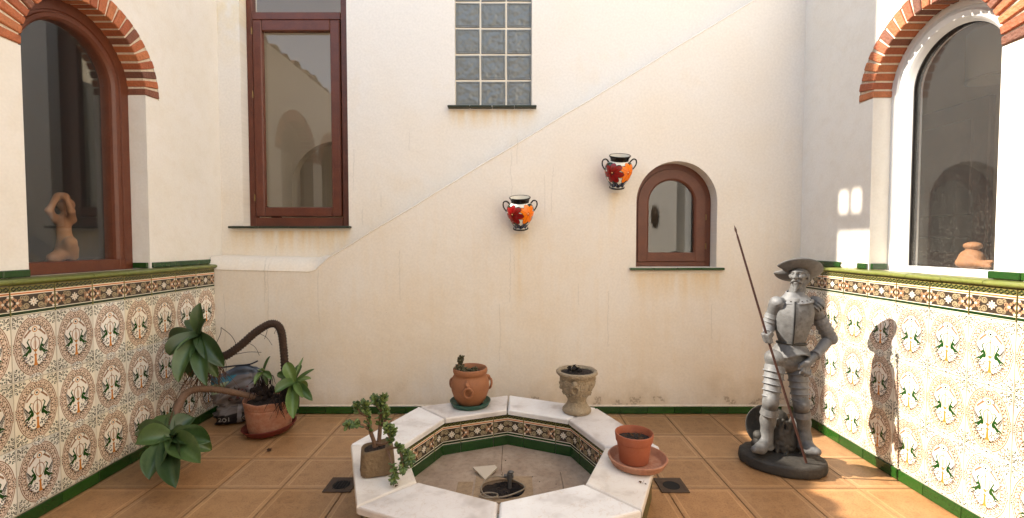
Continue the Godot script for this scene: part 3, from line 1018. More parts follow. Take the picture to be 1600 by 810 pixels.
# a moulding swept round an arched opening, closed by a straight piece below; profile: Vector2(inward, outward z)
func arch_loft(mb: MB, c: float, hw: float, y0: float, ys: float, profile: Array, xf: Transform3D, n := 24) -> void:
	var rr := []
	var m := profile.size()
	for k in n + 3:
		var r := PackedVector3Array()
		for q in profile:
			var p: Vector2
			if k == 0:
				p = Vector2(c - hw + q.x, y0)
			elif k == n + 2:
				p = Vector2(c + hw - q.x, y0)
			else:
				var a := PI - PI * (k - 1) / n
				p = Vector2(c + cos(a) * (hw - q.x), ys + sin(a) * (hw - q.x))
			r.append(xf * Vector3(p.x, p.y, q.y))
		rr.append(r)
	# flat-shade across the profile: each side of it is a strip of its own
	for e in m:
		var strip := []
		for r in rr:
			strip.append(PackedVector3Array([r[e], r[(e + 1) % m]]))
		mb.rings(strip, false)


func face_tile(w: float, h: float, t := 0.008) -> ArrayMesh:
	# a glazed tile: printed face, softly bevelled edge, sides; centred, facing z
	var mb := MB.new()
	var b := 0.0016
	var x := w / 2
	var y := h / 2
	mb.quad(Vector3(-x + b, -y + b, t), Vector3(x - b, -y + b, t), Vector3(x - b, y - b, t), Vector3(-x + b, y - b, t), Vector3.BACK)
	var o := [Vector3(-x, -y, 0), Vector3(x, -y, 0), Vector3(x, y, 0), Vector3(-x, y, 0)]
	for k in 4:
		var p: Vector3 = o[k]
		var q: Vector3 = o[(k + 1) % 4]
		var pi: Vector3 = p - Vector3(signf(p.x) * b, signf(p.y) * b, -t)
		var qi: Vector3 = q - Vector3(signf(q.x) * b, signf(q.y) * b, -t)
		var pm := p + Vector3(0, 0, t - b)
		var qm := q + Vector3(0, 0, t - b)
		var out := ((p + q) * 0.5 + Vector3(0, 0, 0.02))
		var e := Vector2(0.004, 0.004)
		mb.quad(pm, qm, qi, pi, out, e, e, e, e)
		mb.quad(p, q, qm, pm, out, e, e, e, e)
	return mb.mesh()


func box_mesh(size: Vector3, ch := 0.0) -> ArrayMesh:
	var mb := MB.new()
	mb.box(Transform3D.IDENTITY, size, ch)
	return mb.mesh()


func jig(xf: Transform3D, slip := 0.0006, turn := 0.003) -> Transform3D:
	return xf * Transform3D(Basis.from_euler(Vector3(frand(-turn, turn), frand(-turn, turn), frand(-turn, turn))), Vector3(frand(-slip, slip), frand(-slip, slip), frand(0.0, slip)))


# the tiled panel of a side wall: skirting, three rows of bird tiles, a border and the green cap
func tile_panel(wall: Node3D, xf: Transform3D, u_corner: float, dir: float, count: int) -> void:
	var full := face_tile(0.1965, 0.2920)
	var half := face_tile(0.1265, 0.2920)
	var bord := face_tile(0.1965, 0.1335)
	var bord_half := face_tile(0.1275, 0.1335)
	var skirt := face_tile(0.1975, 0.056, 0.012)
	var cap := MB.new()
	var pts := PackedVector2Array([Vector2(-0.07, 0.0), Vector2(0.006, 0.0), Vector2(0.020, 0.006), Vector2(0.024, 0.014), Vector2(0.020, 0.022), Vector2(0.006, 0.027), Vector2(-0.07, 0.030)])
	var rr := []
	for s in [-0.099, 0.099]:
		var r := PackedVector3Array()
		for p in pts:
			r.append(Vector3(s, p.y, p.x))
		rr.append(r)
	cap.rings(rr, true, true, true)
	var cap_mesh := cap.mesh()
	var right := dir > 0
	var u := u_corner
	for k in count:
		var cut := right and k == 0
		var w := 0.13 if cut else 0.2
		var uc := u + dir * w / 2
		for row in 3:
			put("bird_tile", half if cut else full, M.tiles[(k * 3 + row * 5 + k / 2) % 6], wall, jig(xf * mv(uc, 0.2135 + 0.2955 * row, 0)))
		put("border_tile", bord_half if cut else bord, M.borders[k % 2], wall, jig(xf * mv(uc, 1.0195, 0)))
		if not cut:
			put("skirting_tile", skirt, M.greens[k % 3], wall, jig(xf * mv(uc, 0.0315, 0)))
		else:
			put("skirting_tile", face_tile(0.1275, 0.056, 0.012), M.greens[0], wall, xf * mv(uc, 0.0315, 0))
		put("cap_tile", cap_mesh, M.cap, wall, jig(xf * mv(u_corner + dir * (0.1 + 0.2 * k), 1.088, 0)))
		u += dir * w
	# one more cap course piece into the recess above the ledge
	if not right:
		put("cap_tile", cap_mesh, M.cap, wall, xf * mv(u_corner + 0.1, 1.0885, 0))


func brick_arch(wall: Node3D, xf: Transform3D, c: float, hw: float, ys: float, seedling: int) -> void:
	var ro := hw + 0.112
	var mb := MB.new()
	# mortar ring
	var ring := arch_points(c, hw + 0.006, ys, PI, 0.0, 36)
	ring.append_array(arch_points(c, ro, ys, 0.0, PI, 36))
	mb.slab(ring, 0.232, xf * mv(0, 0, -0.006))
	put("mortar_ring", mb.mesh(), M.mortar, wall)
	var r2 := RandomNumberGenerator.new()
	r2.seed = seedling
	var variants := []
	for k in 4:
		var bm := MB.new()
		bm.box(Transform3D.IDENTITY, Vector3(0.110 + r2.randf_range(-0.003, 0.002), 0.0405 + r2.randf_range(-0.002, 0.002), 0.118), 0.004)
		for e in bm.v.size():
			bm.v[e].y *= 1.0 + bm.v[e].x * 1.5
		variants.append(bm.mesh())
	var n := 24
	for k in n:
		var a := PI * (k + 0.5) / n
		var d := Vector2(cos(a), sin(a))
		var p := Vector2(c, ys) + d * (hw + 0.055 + r2.randf_range(-0.002, 0.003))
		var b := Basis(Vector3(d.x, d.y, 0), Vector3(-d.y, d.x, 0), Vector3(0, 0, 1)).rotated(Vector3(0, 0, 1), r2.randf_range(-0.025, 0.025))
		put("brick", variants[k % 4], M.bricks[[0, 1, 3, 2, 0, 4, 1, 3, 0, 2, 1, 0, 3][(k + seedling) % 13]], wall, xf * Transform3D(b, Vector3(p.x, p.y, -0.053 + r2.randf_range(-0.002, 0.003))))


func arch_window(wall: Node3D, xf: Transform3D, c: float, hw: float, ys: float, white: bool) -> void:
	var w := group_node("arched_window", wall)
	w.set_meta("label", "white framed arched window" if white else "brown framed arched window with dark glass")
	var mb := MB.new()
	var y0 := CAP - (0.03 if white else -0.003)
	var f := -0.108
	var prof: Array
	if white:
		prof = [Vector2(-0.02, f), Vector2(0.030, f), Vector2(0.036, f - 0.012), Vector2(0.046, f - 0.012), Vector2(0.056, f + 0.004), Vector2(0.082, f - 0.004), Vector2(0.092, f - 0.016), Vector2(0.106, f - 0.036), Vector2(0.106, f - 0.09), Vector2(-0.02, f - 0.09)]
	else:
		prof = [Vector2(-0.02, f), Vector2(0.052, f), Vector2(0.056, f - 0.008), Vector2(0.066, f - 0.008), Vector2(0.070, f), Vector2(0.088, f - 0.002), Vector2(0.100, f - 0.016), Vector2(0.104, f - 0.03), Vector2(0.104, f - 0.08), Vector2(-0.02, f - 0.08)]
	arch_loft(mb, c, hw, y0, ys, prof, xf, 28)
	# straight bottom rail
	mb.box(xf * mv(c, y0 + 0.032, f - 0.042), Vector3(hw * 2, 0.064, 0.078), 0.004)
	put("frame", mb.mesh(), M.white_paint if white else M.wood_warm, w)
	var iw := hw - 0.096
	if white:
		mb = MB.new()
		arch_loft(mb, c, hw - 0.1, y0 + 0.06, ys, [Vector2(0, f - 0.038), Vector2(0.010, f - 0.040), Vector2(0.010, f - 0.075), Vector2(0, f - 0.075)], xf, 28)
		put("gasket", mb.mesh(), M.dark_gap, w)
	var pane := PackedVector2Array([Vector2(c - iw, y0 + 0.05)])
	pane.append_array(arch_points(c, iw, ys, PI, 0.0, 24))
	pane.append(Vector2(c + iw, y0 + 0.05))
	mb = MB.new()
	mb.slab(pane, 0.004, xf * mv(0, 0, f - 0.05))
	put("pane", mb.mesh(), M.glass, w)
	if white:
		# street dust on the outside of the pane
		mb = MB.new()
		mb.slab(pane, 0.0004, xf * mv(0, 0, f - 0.0485), Rect2(c - 0.5, y0, 1.0, 1.5), false)
		put("dust_film", mb.mesh(), M.dust, w)


func wall_outline(u0: float, u1: float, y0: float, y1: float, holes: Array) -> PackedVector2Array:
	var p := PackedVector2Array([Vector2(u0, y0)])
	for h in holes:     # [centre, half width, spring height]
		p.append_array([Vector2(h[0] - h[1], y0), Vector2(h[0] - h[1], h[2])])
		p.append_array(arch_points(h[0], h[1] + 0.112, h[2], PI, 0.0, 36))
		p.append_array([Vector2(h[0] + h[1], h[2]), Vector2(h[0] + h[1], y0)])
	p.append_array([Vector2(u1, y0), Vector2(u1, y1), Vector2(u0, y1)])
	return p


func room(called: String, parent: Node, lo: Vector3, hi: Vector3, open: String, mat: Material, roof_light := false) -> void:
	# floor, ceiling and walls 6 cm thick, open on the side of the window wall
	var mb := MB.new()
	var s := hi - lo
	var c := (lo + hi) / 2
	var t := 0.06
	for q in [["x-", Vector3(lo.x - t / 2, c.y, c.z), Vector3(t, s.y + 2 * t, s.z + 2 * t)], ["x+", Vector3(hi.x + t / 2, c.y, c.z), Vector3(t, s.y + 2 * t, s.z + 2 * t)], ["z-", Vector3(c.x, c.y, lo.z - t / 2), Vector3(s.x, s.y + 2 * t, t)], ["z+", Vector3(c.x, c.y, hi.z + t / 2), Vector3(s.x, s.y + 2 * t, t)], ["y-", Vector3(c.x, lo.y - t / 2, c.z), Vector3(s.x, t, s.z)], ["y+", Vector3(c.x, hi.y + t / 2, c.z), Vector3(s.x, t, s.z)]]:
		if q[0] == "y+" and roof_light:      # the hall has an open light well over its far end
			mb.box(Transform3D(Basis.IDENTITY, q[1] - Vector3(s.x * 0.21, 0, 0)), Vector3(s.x * 0.58, t, s.z))
		elif q[0] != open:
			mb.box(Transform3D(Basis.IDENTITY, q[1]), q[2])
	put(called, mb.mesh(), mat, parent)


func trim_piece(wall: Node3D, xf: Transform3D, u0: float, u1: float, mat: Material, depth := 0.02) -> void:
	put("trim_tile", box_mesh(Vector3(absf(u1 - u0) - 0.002, 0.034, depth), 0.004), mat, wall, xf * mv((u0 + u1) / 2, CAP + 0.0245, depth / 2 - 0.004))


func build_left_wall() -> void:
	var wall := thing("left_wall", "left patio wall with brown arched window, bird tiles and green cap", "wall")
	var xf := on_left()
	var holes := [[1.565, 0.365, 2.185], [2.534, 0.364, 2.185]]
	var mb := MB.new()
	mb.slab(wall_outline(-2.6, 3.9, 1.0, 3.12, holes), 0.25, xf)
	put("plaster", mb.mesh(), M.plaster, wall)
	mb = MB.new()
	mb.slab(rect(-2.6, -0.05, 3.42, 1.114), 0.30, on_left(XL - 0.008))
	put("tile_backing", mb.mesh(), M.grout, wall)
	tile_panel(wall, on_left(XL - 0.008), 3.428, -1.0, 18)
	for h in holes:
		brick_arch(wall, xf, h[0], h[1], h[2], 3 if h[0] > 2.0 else 8)
		arch_window(wall, xf, h[0], h[1], h[2], false)
	for q in [[2.91, 3.118, 0], [3.118, 3.327, 1], [3.327, 3.535, 0], [3.535, 3.618, 2], [1.94, 2.045, 1], [2.045, 2.166, 0], [1.0, 1.19, 0]]:
		trim_piece(wall, xf, q[0], q[1], M.greens[q[2]])
	for u in [2.9075, 1.94]:      # returns into the jambs
		pass
	put("trim_tile", box_mesh(Vector3(0.016, 0.034, 0.09), 0.003), M.greens[0], wall, xf * mv(2.892, CAP + 0.0245, -0.055))
	# roof edge of round clay tiles
	var roof := MB.new()
	var rr := []
	for k in 9:
		var a := PI * k / 8.0
		rr.append(PackedVector3Array([Vector3(-0.30, sin(a) * 0.075, cos(a) * 0.095), Vector3(0.14, sin(a) * 0.075, cos(a) * 0.085)]))
	roof.rings(rr, false)
	var rr2 := []
	for k in 9:
		var a := PI * (8 - k) / 8.0
		rr2.append(PackedVector3Array([Vector3(-0.30, sin(a) * 0.062 - 0.004, cos(a) * 0.082), Vector3(0.14, sin(a) * 0.062 - 0.004, cos(a) * 0.072)]))
	roof.rings(rr2, false)
	var rt := roof.mesh()
	for k in 29:
		var z := -3.315 + k * 0.205
		var b := Basis.from_euler(Vector3(0, frand(-0.06, 0.06), -0.12 + frand(-0.05, 0.05)))
		put("roof_tile", rt, M.roof_tile, wall, Transform3D(b, Vector3(XLU - 0.15 + frand(-0.04, 0.03), 3.12 + frand(-0.01, 0.02), z)))
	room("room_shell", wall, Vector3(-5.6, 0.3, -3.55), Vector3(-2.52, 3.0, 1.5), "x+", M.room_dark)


func build_right_wall() -> void:
	var wall := thing("right_wall", "sunlit right patio wall with white arched window and bird tiles", "wall")
	var xf := on_right()
	var holes := [[-2.41, 0.36, 2.128], [-1.455, 0.36, 2.128]]
	var mb := MB.new()
	mb.slab(wall_outline(-3.9, 2.6, 1.0, 6.0, holes), 0.25, xf)
	put("plaster", mb.mesh(), M.plaster_right, wall)
	mb = MB.new()
	mb.slab(rect(-3.42, -0.05, 2.6, 1.114), 0.30, on_right(XR + 0.008))
	put("tile_backing", mb.mesh(), M.grout, wall)
	tile_panel(wall, on_right(XR + 0.008), -3.43, 1.0, 18)
	for h in holes:
		brick_arch(wall, xf, h[0], h[1], h[2], 5 if h[0] < -2.0 else 11)
		arch_window(wall, xf, h[0], h[1], h[2], true)
	for q in [[-3.42, -3.20, 1], [-3.20, -2.995, 0], [-2.066, -1.93, 0], [-1.93, -1.82, 2]]:
		trim_piece(wall, xf, q[0], q[1], M.greens[q[2]])
	trim_piece(wall, xf, -2.85, -2.775, M.greens[0])
	put("trim_tile", box_mesh(Vector3(0.016, 0.034, 0.09), 0.003), M.greens[1], wall, xf * mv(-2.764, CAP + 0.0245, -0.055))
	# where trim tiles have come off: rough mortar
	mb = MB.new()
	for k in 9:
		mb.ball(Vector3(-2.98 + k * 0.0155, CAP + 0.014 + frand(-0.006, 0.008), frand(0.0, 0.008)), Vector3(0.014, 0.013, 0.008), 4, 6)
	put("broken_mortar", mb.mesh(), M.mortar, wall, xf)
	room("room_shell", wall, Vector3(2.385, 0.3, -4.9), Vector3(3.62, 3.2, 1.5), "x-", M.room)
	put("room_door", box_mesh(Vector3(0.05, 2.09, 0.74), 0.01), M.wood, wall, mv(3.60, 1.345, -3.88))
	for k in 2:
		put("room_door_panel", box_mesh(Vector3(0.02, 0.75, 0.5), 0.012), M.wood_warm, wall, mv(3.572, 0.95 + 0.92 * k, -3.88))


func build_back_wall() -> void:
	var wall := thing("back_wall", "tall cream back wall with a slanted stair edge and green skirting", "wall")
	var uvr := Rect2(-2.45, 0.0, 4.9, 3.6)
	var mb := MB.new()
	# the upper wall, round its three openings
	for q in [[-2.75, -0.05, -2.088, 6.9], [-2.088, -0.05, -1.268, 1.405], [-2.088, 3.75, -1.268, 6.9], [-1.268, -0.05, -0.439, 6.9], [-0.439, -0.05, 0.153, 2.334], [-0.439, 3.322, 0.153, 6.9], [0.153, -0.05, 0.90, 6.9], [0.90, -0.05, 1.53, 1.08], [0.90, 1.89, 1.53, 6.9], [1.53, -0.05, 2.375, 6.9]]:
		mb.slab(rect(q[0], q[1], q[2], q[3]), 0.25, mv(0, 0, ZU), uvr)
	put("upper_plaster", mb.mesh(), M.back, wall)
	# the thick lower wall under the stair
	mb = MB.new()
	var edge := [Vector2(-2.3, 1.078), Vector2(-1.50, 1.060), Vector2(-1.455, 1.072), Vector2(-1.36, 1.160)]
	var top_at := func(x: float) -> float: return 1.160 + (x + 1.36) * 0.6005
	var lp := PackedVector2Array([Vector2(-2.3, -0.05), Vector2(1.213, -0.05), Vector2(1.213, 1.095), Vector2(0.915, 1.095)])
	lp.append_array(arch_points(1.213, 0.298, 1.577, PI, PI / 2, 14))
	lp.append(Vector2(1.213, top_at.call(1.213)))
	for k in range(3, -1, -1):
		lp.append(edge[k])
	mb.slab(lp, -(ZU - ZL) - 0.0, mv(0, 0, ZL), uvr)
	var rp := PackedVector2Array([Vector2(1.213, -0.05), Vector2(2.3, -0.05), Vector2(2.3, top_at.call(2.3)), Vector2(1.213, top_at.call(1.213))])
	rp.append_array(arch_points(1.213, 0.298, 1.577, PI / 2, 0.0, 14))
	rp.append_array([Vector2(1.511, 1.095), Vector2(1.213, 1.095)])
	mb.slab(rp, -(ZU - ZL), mv(0, 0, ZL), uvr)
	put("lower_plaster", mb.mesh(), M.back, wall)
	# rounded nosing along its edge
	mb = MB.new()
	var path := [Vector3(-2.25, 1.083, 0), Vector3(-1.50, 1.065, 0), Vector3(-1.455, 1.077, 0), Vector3(-1.36, 1.165, 0)]
	for k in 22:
		var x := -1.2 + k * 0.16
		path.append(Vector3(x, top_at.call(x) + 0.005 + frand(-0.003, 0.003), 0))
	var strip := []
	for p in path:
		var lift: float = 0.10 if p.x < -1.40 else 0.012
		var r := PackedVector3Array()
		for q in [Vector2(0.0, -0.008), Vector2(0.004, -0.004), Vector2(0.004, 0.001), Vector2(-0.002, 0.004), Vector2(-0.04, lift * 0.9), Vector2(ZU - ZL, lift)]:
			r.append(Vector3(p.x - (0.5 * q.y if p.x > -1.4 else 0.0), p.y + q.y, ZL + q.x))
		strip.append(r)
	mb.rings(strip, false)
	for k in mb.uv.size():
		mb.uv[k] = Vector2((mb.v[k].x + 2.45) / 4.9, 1.0 - mb.v[k].y / 3.6)
	put("stair_nosing", mb.mesh(), M.back, wall)
	# skirting
	var st := face_tile(0.1975, 0.052, 0.014)
	for k in 21:
		put("skirting_tile", st, M.greens[(k * 2) % 3], wall, jig(mv(-2.09 + 0.2 * k, 0.03, ZL + 0.0), 0.0008, 0.004))
	put("skirting_joint", box_mesh(Vector3(4.25, 0.012, 0.012), 0.003), M.mortar, wall, mv(-0.06, 0.061, ZL + 0.004))

	# tall brown window
	var w := group_node("tall_window", wall, mv(0, 0, ZU - 0.09))
	w.set_meta("label", "tall brown wooden window with one long pane and a top light")
	for q in [["frame_stile", -2.088, 1.405, -2.039, 3.75, 0.0], ["frame_stile", -1.346, 1.405, -1.255, 3.75, 0.0], ["frame_rail", -2.039, 1.405, -1.346, 1.478, 0.004], ["frame_rail", -2.039, 3.025, -1.346, 3.084, 0.004], ["frame_rail", -2.039, 3.68, -1.346, 3.75, 0.0]]:
		put(q[0], box_mesh(Vector3(q[3] - q[1] - 0.001, q[4] - q[2] - 0.001, 0.06), 0.004), M.wood, w, mv((q[1] + q[3]) / 2, (q[2] + q[4]) / 2, -0.03 + q[5]))
	for q in [["sash_stile", -2.034, 1.484, -1.963, 3.020], ["sash_stile", -1.427, 1.484, -1.351, 3.020], ["sash_rail", -1.963, 1.484, -1.427, 1.559], ["sash_rail", -1.963, 2.936, -1.427, 3.020]]:
		put(q[0], box_mesh(Vector3(q[3] - q[1] - 0.001, q[4] - q[2] - 0.001, 0.05), 0.006), M.wood, w, mv((q[1] + q[3]) / 2, (q[2] + q[4]) / 2, -0.012))
	for q in [[-1.965, 1.557, -1.425, 2.938], [-2.04, 3.082, -1.345, 3.682]]:
		put("pane", box_mesh(Vector3(q[2] - q[0], q[3] - q[1], 0.004)), M.glass, w, mv((q[0] + q[2]) / 2, (q[1] + q[3]) / 2, -0.03))
	for y in [1.63, 2.44, 2.93]:
		var hm := MB.new()
		hm.tube([Vector3(0, -0.022, 0), Vector3(0, 0.022, 0)], [0.006], 8)
		hm.ball(Vector3(0, 0.026, 0), Vector3(0.005, 0.006, 0.005), 4, 8)
		put("hinge", hm.mesh(), M.brass, w, mv(-2.037, y, 0.016))
	for k in 4:
		var x0 := -2.18 + k * 0.2335
		put("sill_tile", box_mesh(Vector3(0.231, 0.017, 0.16), 0.004), M.sill_dark, wall, jig(mv(x0 + 0.116, 1.397, ZU - 0.025)))

	# glass blocks
	var g := group_node("glass_block_window", wall)
	g.set_meta("label", "panel of wavy glass blocks three wide")
	var bmesh := MB.new()
	var rr := []
	for q in [[0.0925, -0.08], [0.0925, -0.003], [0.089, 0.0], [0.082, 0.0], [0.079, -0.004], [0.076, -0.002], [0.0, 0.001]]:
		var r := PackedVector3Array()
		for c in [Vector2(-1, -1), Vector2(1, -1), Vector2(1, 1), Vector2(-1, 1)]:
			r.append(Vector3(c.x * q[0], c.y * q[0], q[1]))
		rr.append(r)
	for k in rr.size() - 1:
		for e in 4:
			var e1 := (e + 1) % 4
			bmesh.quad(rr[k][e], rr[k][e1], rr[k + 1][e1], rr[k + 1][e], Vector3(0, 0, 1) + (rr[k][e] + rr[k][e1]) * 8.0)
	var bm := bmesh.mesh()
	for row in 5:
		for c in 3:
			put("glass_block", bm, M.block, g, jig(mv(-0.3425 + 0.1985 * c, 2.4315 + 0.1985 * row, ZU - 0.022), 0.0012, 0.012))
	mb = MB.new()
	mb.box(mv(-0.143, 2.83, ZU - 0.07), Vector3(0.592, 0.99, 0.085))
	put("joint_mortar", mb.mesh(), M.block_joint, g)
	for k in 4:
		put("sill_tile", box_mesh(Vector3(0.168, 0.016, 0.10), 0.004), M.sill_dark, wall, jig(mv(-0.408 + 0.1705 * k, 2.316, ZU + 0.0)))

	# small arched window
	var s := group_node("small_arched_window", wall)
	s.set_meta("label", "small brown arched window deep in the back wall")
	mb = MB.new()
	var zf := ZL - 0.112
	var lx := mv(0, 0, zf)
	arch_loft(mb, 1.213, 0.300, 1.094, 1.577, [Vector2(0, 0), Vector2(0.040, 0), Vector2(0.043, -0.006), Vector2(0.043, -0.05), Vector2(0, -0.05)], lx)
	mb.box(lx * mv(1.213, 1.113, -0.025), Vector3(0.596, 0.036, 0.048), 0.003)
	put("frame", mb.mesh(), M.wood_warm, s)
	mb = MB.new()
	arch_loft(mb, 1.213, 0.256, 1.134, 1.577, [Vector2(0, 0.006), Vector2(0.070, 0.006), Vector2(0.082, -0.004), Vector2(0.082, -0.04), Vector2(0, -0.04)], lx)
	mb.box(lx * mv(1.213, 1.168, -0.018), Vector3(0.372, 0.070, 0.044), 0.004)
	mb.box(lx * mv(1.213, 1.150, -0.020), Vector3(0.500, 0.036, 0.036), 0.003)
	put("sash", mb.mesh(), M.wood_warm, s)
	var pane := PackedVector2Array([Vector2(1.213 - 0.18, 1.195)])
	pane.append_array(arch_points(1.213, 0.18, 1.577, PI, 0.0, 20))
	pane.append(Vector2(1.213 + 0.18, 1.195))
	mb = MB.new()
	mb.slab(pane, 0.004, lx * mv(0, 0, -0.016))
	put("pane", mb.mesh(), M.glass, s)
	for y in [1.25, 1.47]:
		put("hinge", box_mesh(Vector3(0.010, 0.045, 0.012), 0.003), M.brass, s, lx * mv(1.472, y, 0.008))
	for k in 4:
		put("sill_tile", box_mesh(Vector3(0.172, 0.018, 0.16), 0.004), M.greens[k % 2], wall, jig(mv(0.953 + 0.1745 * k, 1.084, ZL - 0.05)))

	# enclosed balcony of the upper floor, high on the left, with a row of small openings
	mb = MB.new()
	mb.box(mv(-2.32, 5.06, -3.455), Vector3(0.04, 0.10, 0.33))
	mb.box(mv(-2.32, 5.94, -3.455), Vector3(0.04, 1.34, 0.33))
	for q in [[-3.62, -3.569], [-3.493, -3.457], [-3.383, -3.29]]:
		mb.box(mv(-2.32, 5.19, (q[0] + q[1]) / 2), Vector3(0.04, 0.16, q[1] - q[0]))
	put("upper_balcony", mb.mesh(), M.plaster, wall)
	room("hall_shell", wall, Vector3(-2.9, 0.3, -6.4), Vector3(0.5, 4.4, -3.875), "z+", M.hall, true)
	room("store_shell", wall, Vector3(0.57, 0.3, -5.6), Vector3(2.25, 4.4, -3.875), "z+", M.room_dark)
	# stair and archway in the hall behind the tall window
	mb = MB.new()
	var hw := PackedVector2Array([Vector2(-2.9, 0.3)])
	hw.append_array([Vector2(-2.45, 0.3), Vector2(-2.45, 1.9)])
	hw.append_array(arch_points(-1.95, 0.5, 1.9, PI, 0.0, 20))
	hw.append_array([Vector2(-1.45, 0.3), Vector2(-0.9, 0.3), Vector2(-0.9, 4.4), Vector2(-2.9, 4.4)])
	mb.slab(hw, 0.12, mv(0, 0, -5.2))
	put("hall_archway", mb.mesh(), M.hall, wall)
	mb = MB.new()
	mb.tube([Vector3(-2.75, 1.95, -4.3), Vector3(-1.5, 1.0, -4.3)], [0.03], 8)
	for k in 6:
		mb.tube([Vector3(-2.6 + k * 0.22, 1.84 - k * 0.167, -4.3), Vector3(-2.6 + k * 0.22, 0.4, -4.3)], [0.008], 6)
	put("stair_rail", mb.mesh(), M.iron, wall)


func build_front_wall() -> void:
	var wall := thing("front_wall", "plain white patio wall behind the viewer", "wall")
	var mb := MB.new()
	mb.slab(rect(-2.5, -0.05, 2.5, 5.0), 0.25, Transform3D(Basis(Vector3(-1, 0, 0), Vector3.UP, Vector3(0, 0, -1)), Vector3(0, 0, 2.6)))
	put("plaster", mb.mesh(), M.plaster, wall)


func build_floor() -> void:
	var g := MB.new()
	g.quad(Vector3(-60, -0.08, -60), Vector3(60, -0.08, -60), Vector3(60, -0.08, 60), Vector3(-60, -0.08, 60), Vector3.UP)
	var gr := put("ground", g.mesh(), M.ground, self)
	gr.set_meta("kind", "structure")
	var floor_ := group_node("patio_floor", self)
	floor_.set_meta("kind", "structure")
	var bed := MB.new()
	bed.box(mv(-0.06, -0.042, -0.4), Vector3(4.32, 0.07, 6.1))
	put("floor_bed", bed.mesh(), M.bed, floor_)
	var t := 0.334
	var mesh := face_tile(t - 0.003, t - 0.003, 0.006)
	var up := Basis(Vector3(1, 0, 0), Vector3(0, 0, -1), Vector3(0, 1, 0))
	for i in 14:
		for j in 19:
			var x := 1.135 + t * 2.5 - t * i
			var z := -3.378 + t * (j - 0.0) + t / 2
			if j == 18:
				z = -3.378 - 0.0275
				put("floor_tile", edge_strip(t - 0.003), M.floors[i % 5], floor_, Transform3D(up, Vector3(x, -0.0066, z)))
				continue
			if z > 2.5:
				continue
			var b := up.rotated(Vector3.UP, (PI / 2) * rng.randi_range(0, 3))
			put("floor_tile", mesh, M.floors[rng.randi_range(0, 4)], floor_, Transform3D(b.rotated(Vector3.RIGHT, frand(-0.0012, 0.0012)), Vector3(x, -0.0066, z)))


func edge_strip(w: float) -> ArrayMesh:
	if not shared.has("strip"):
		shared.strip = face_tile(w, 0.050, 0.006)
	return shared.strip


# ---------------------------------------------------------------- the basin
func ring_pt(r: float, k: float) -> Vector2:
	var a := PI / 2 - k * PI / 4 - 0.0227
	return Vector2(cos(a), -sin(a)) * r


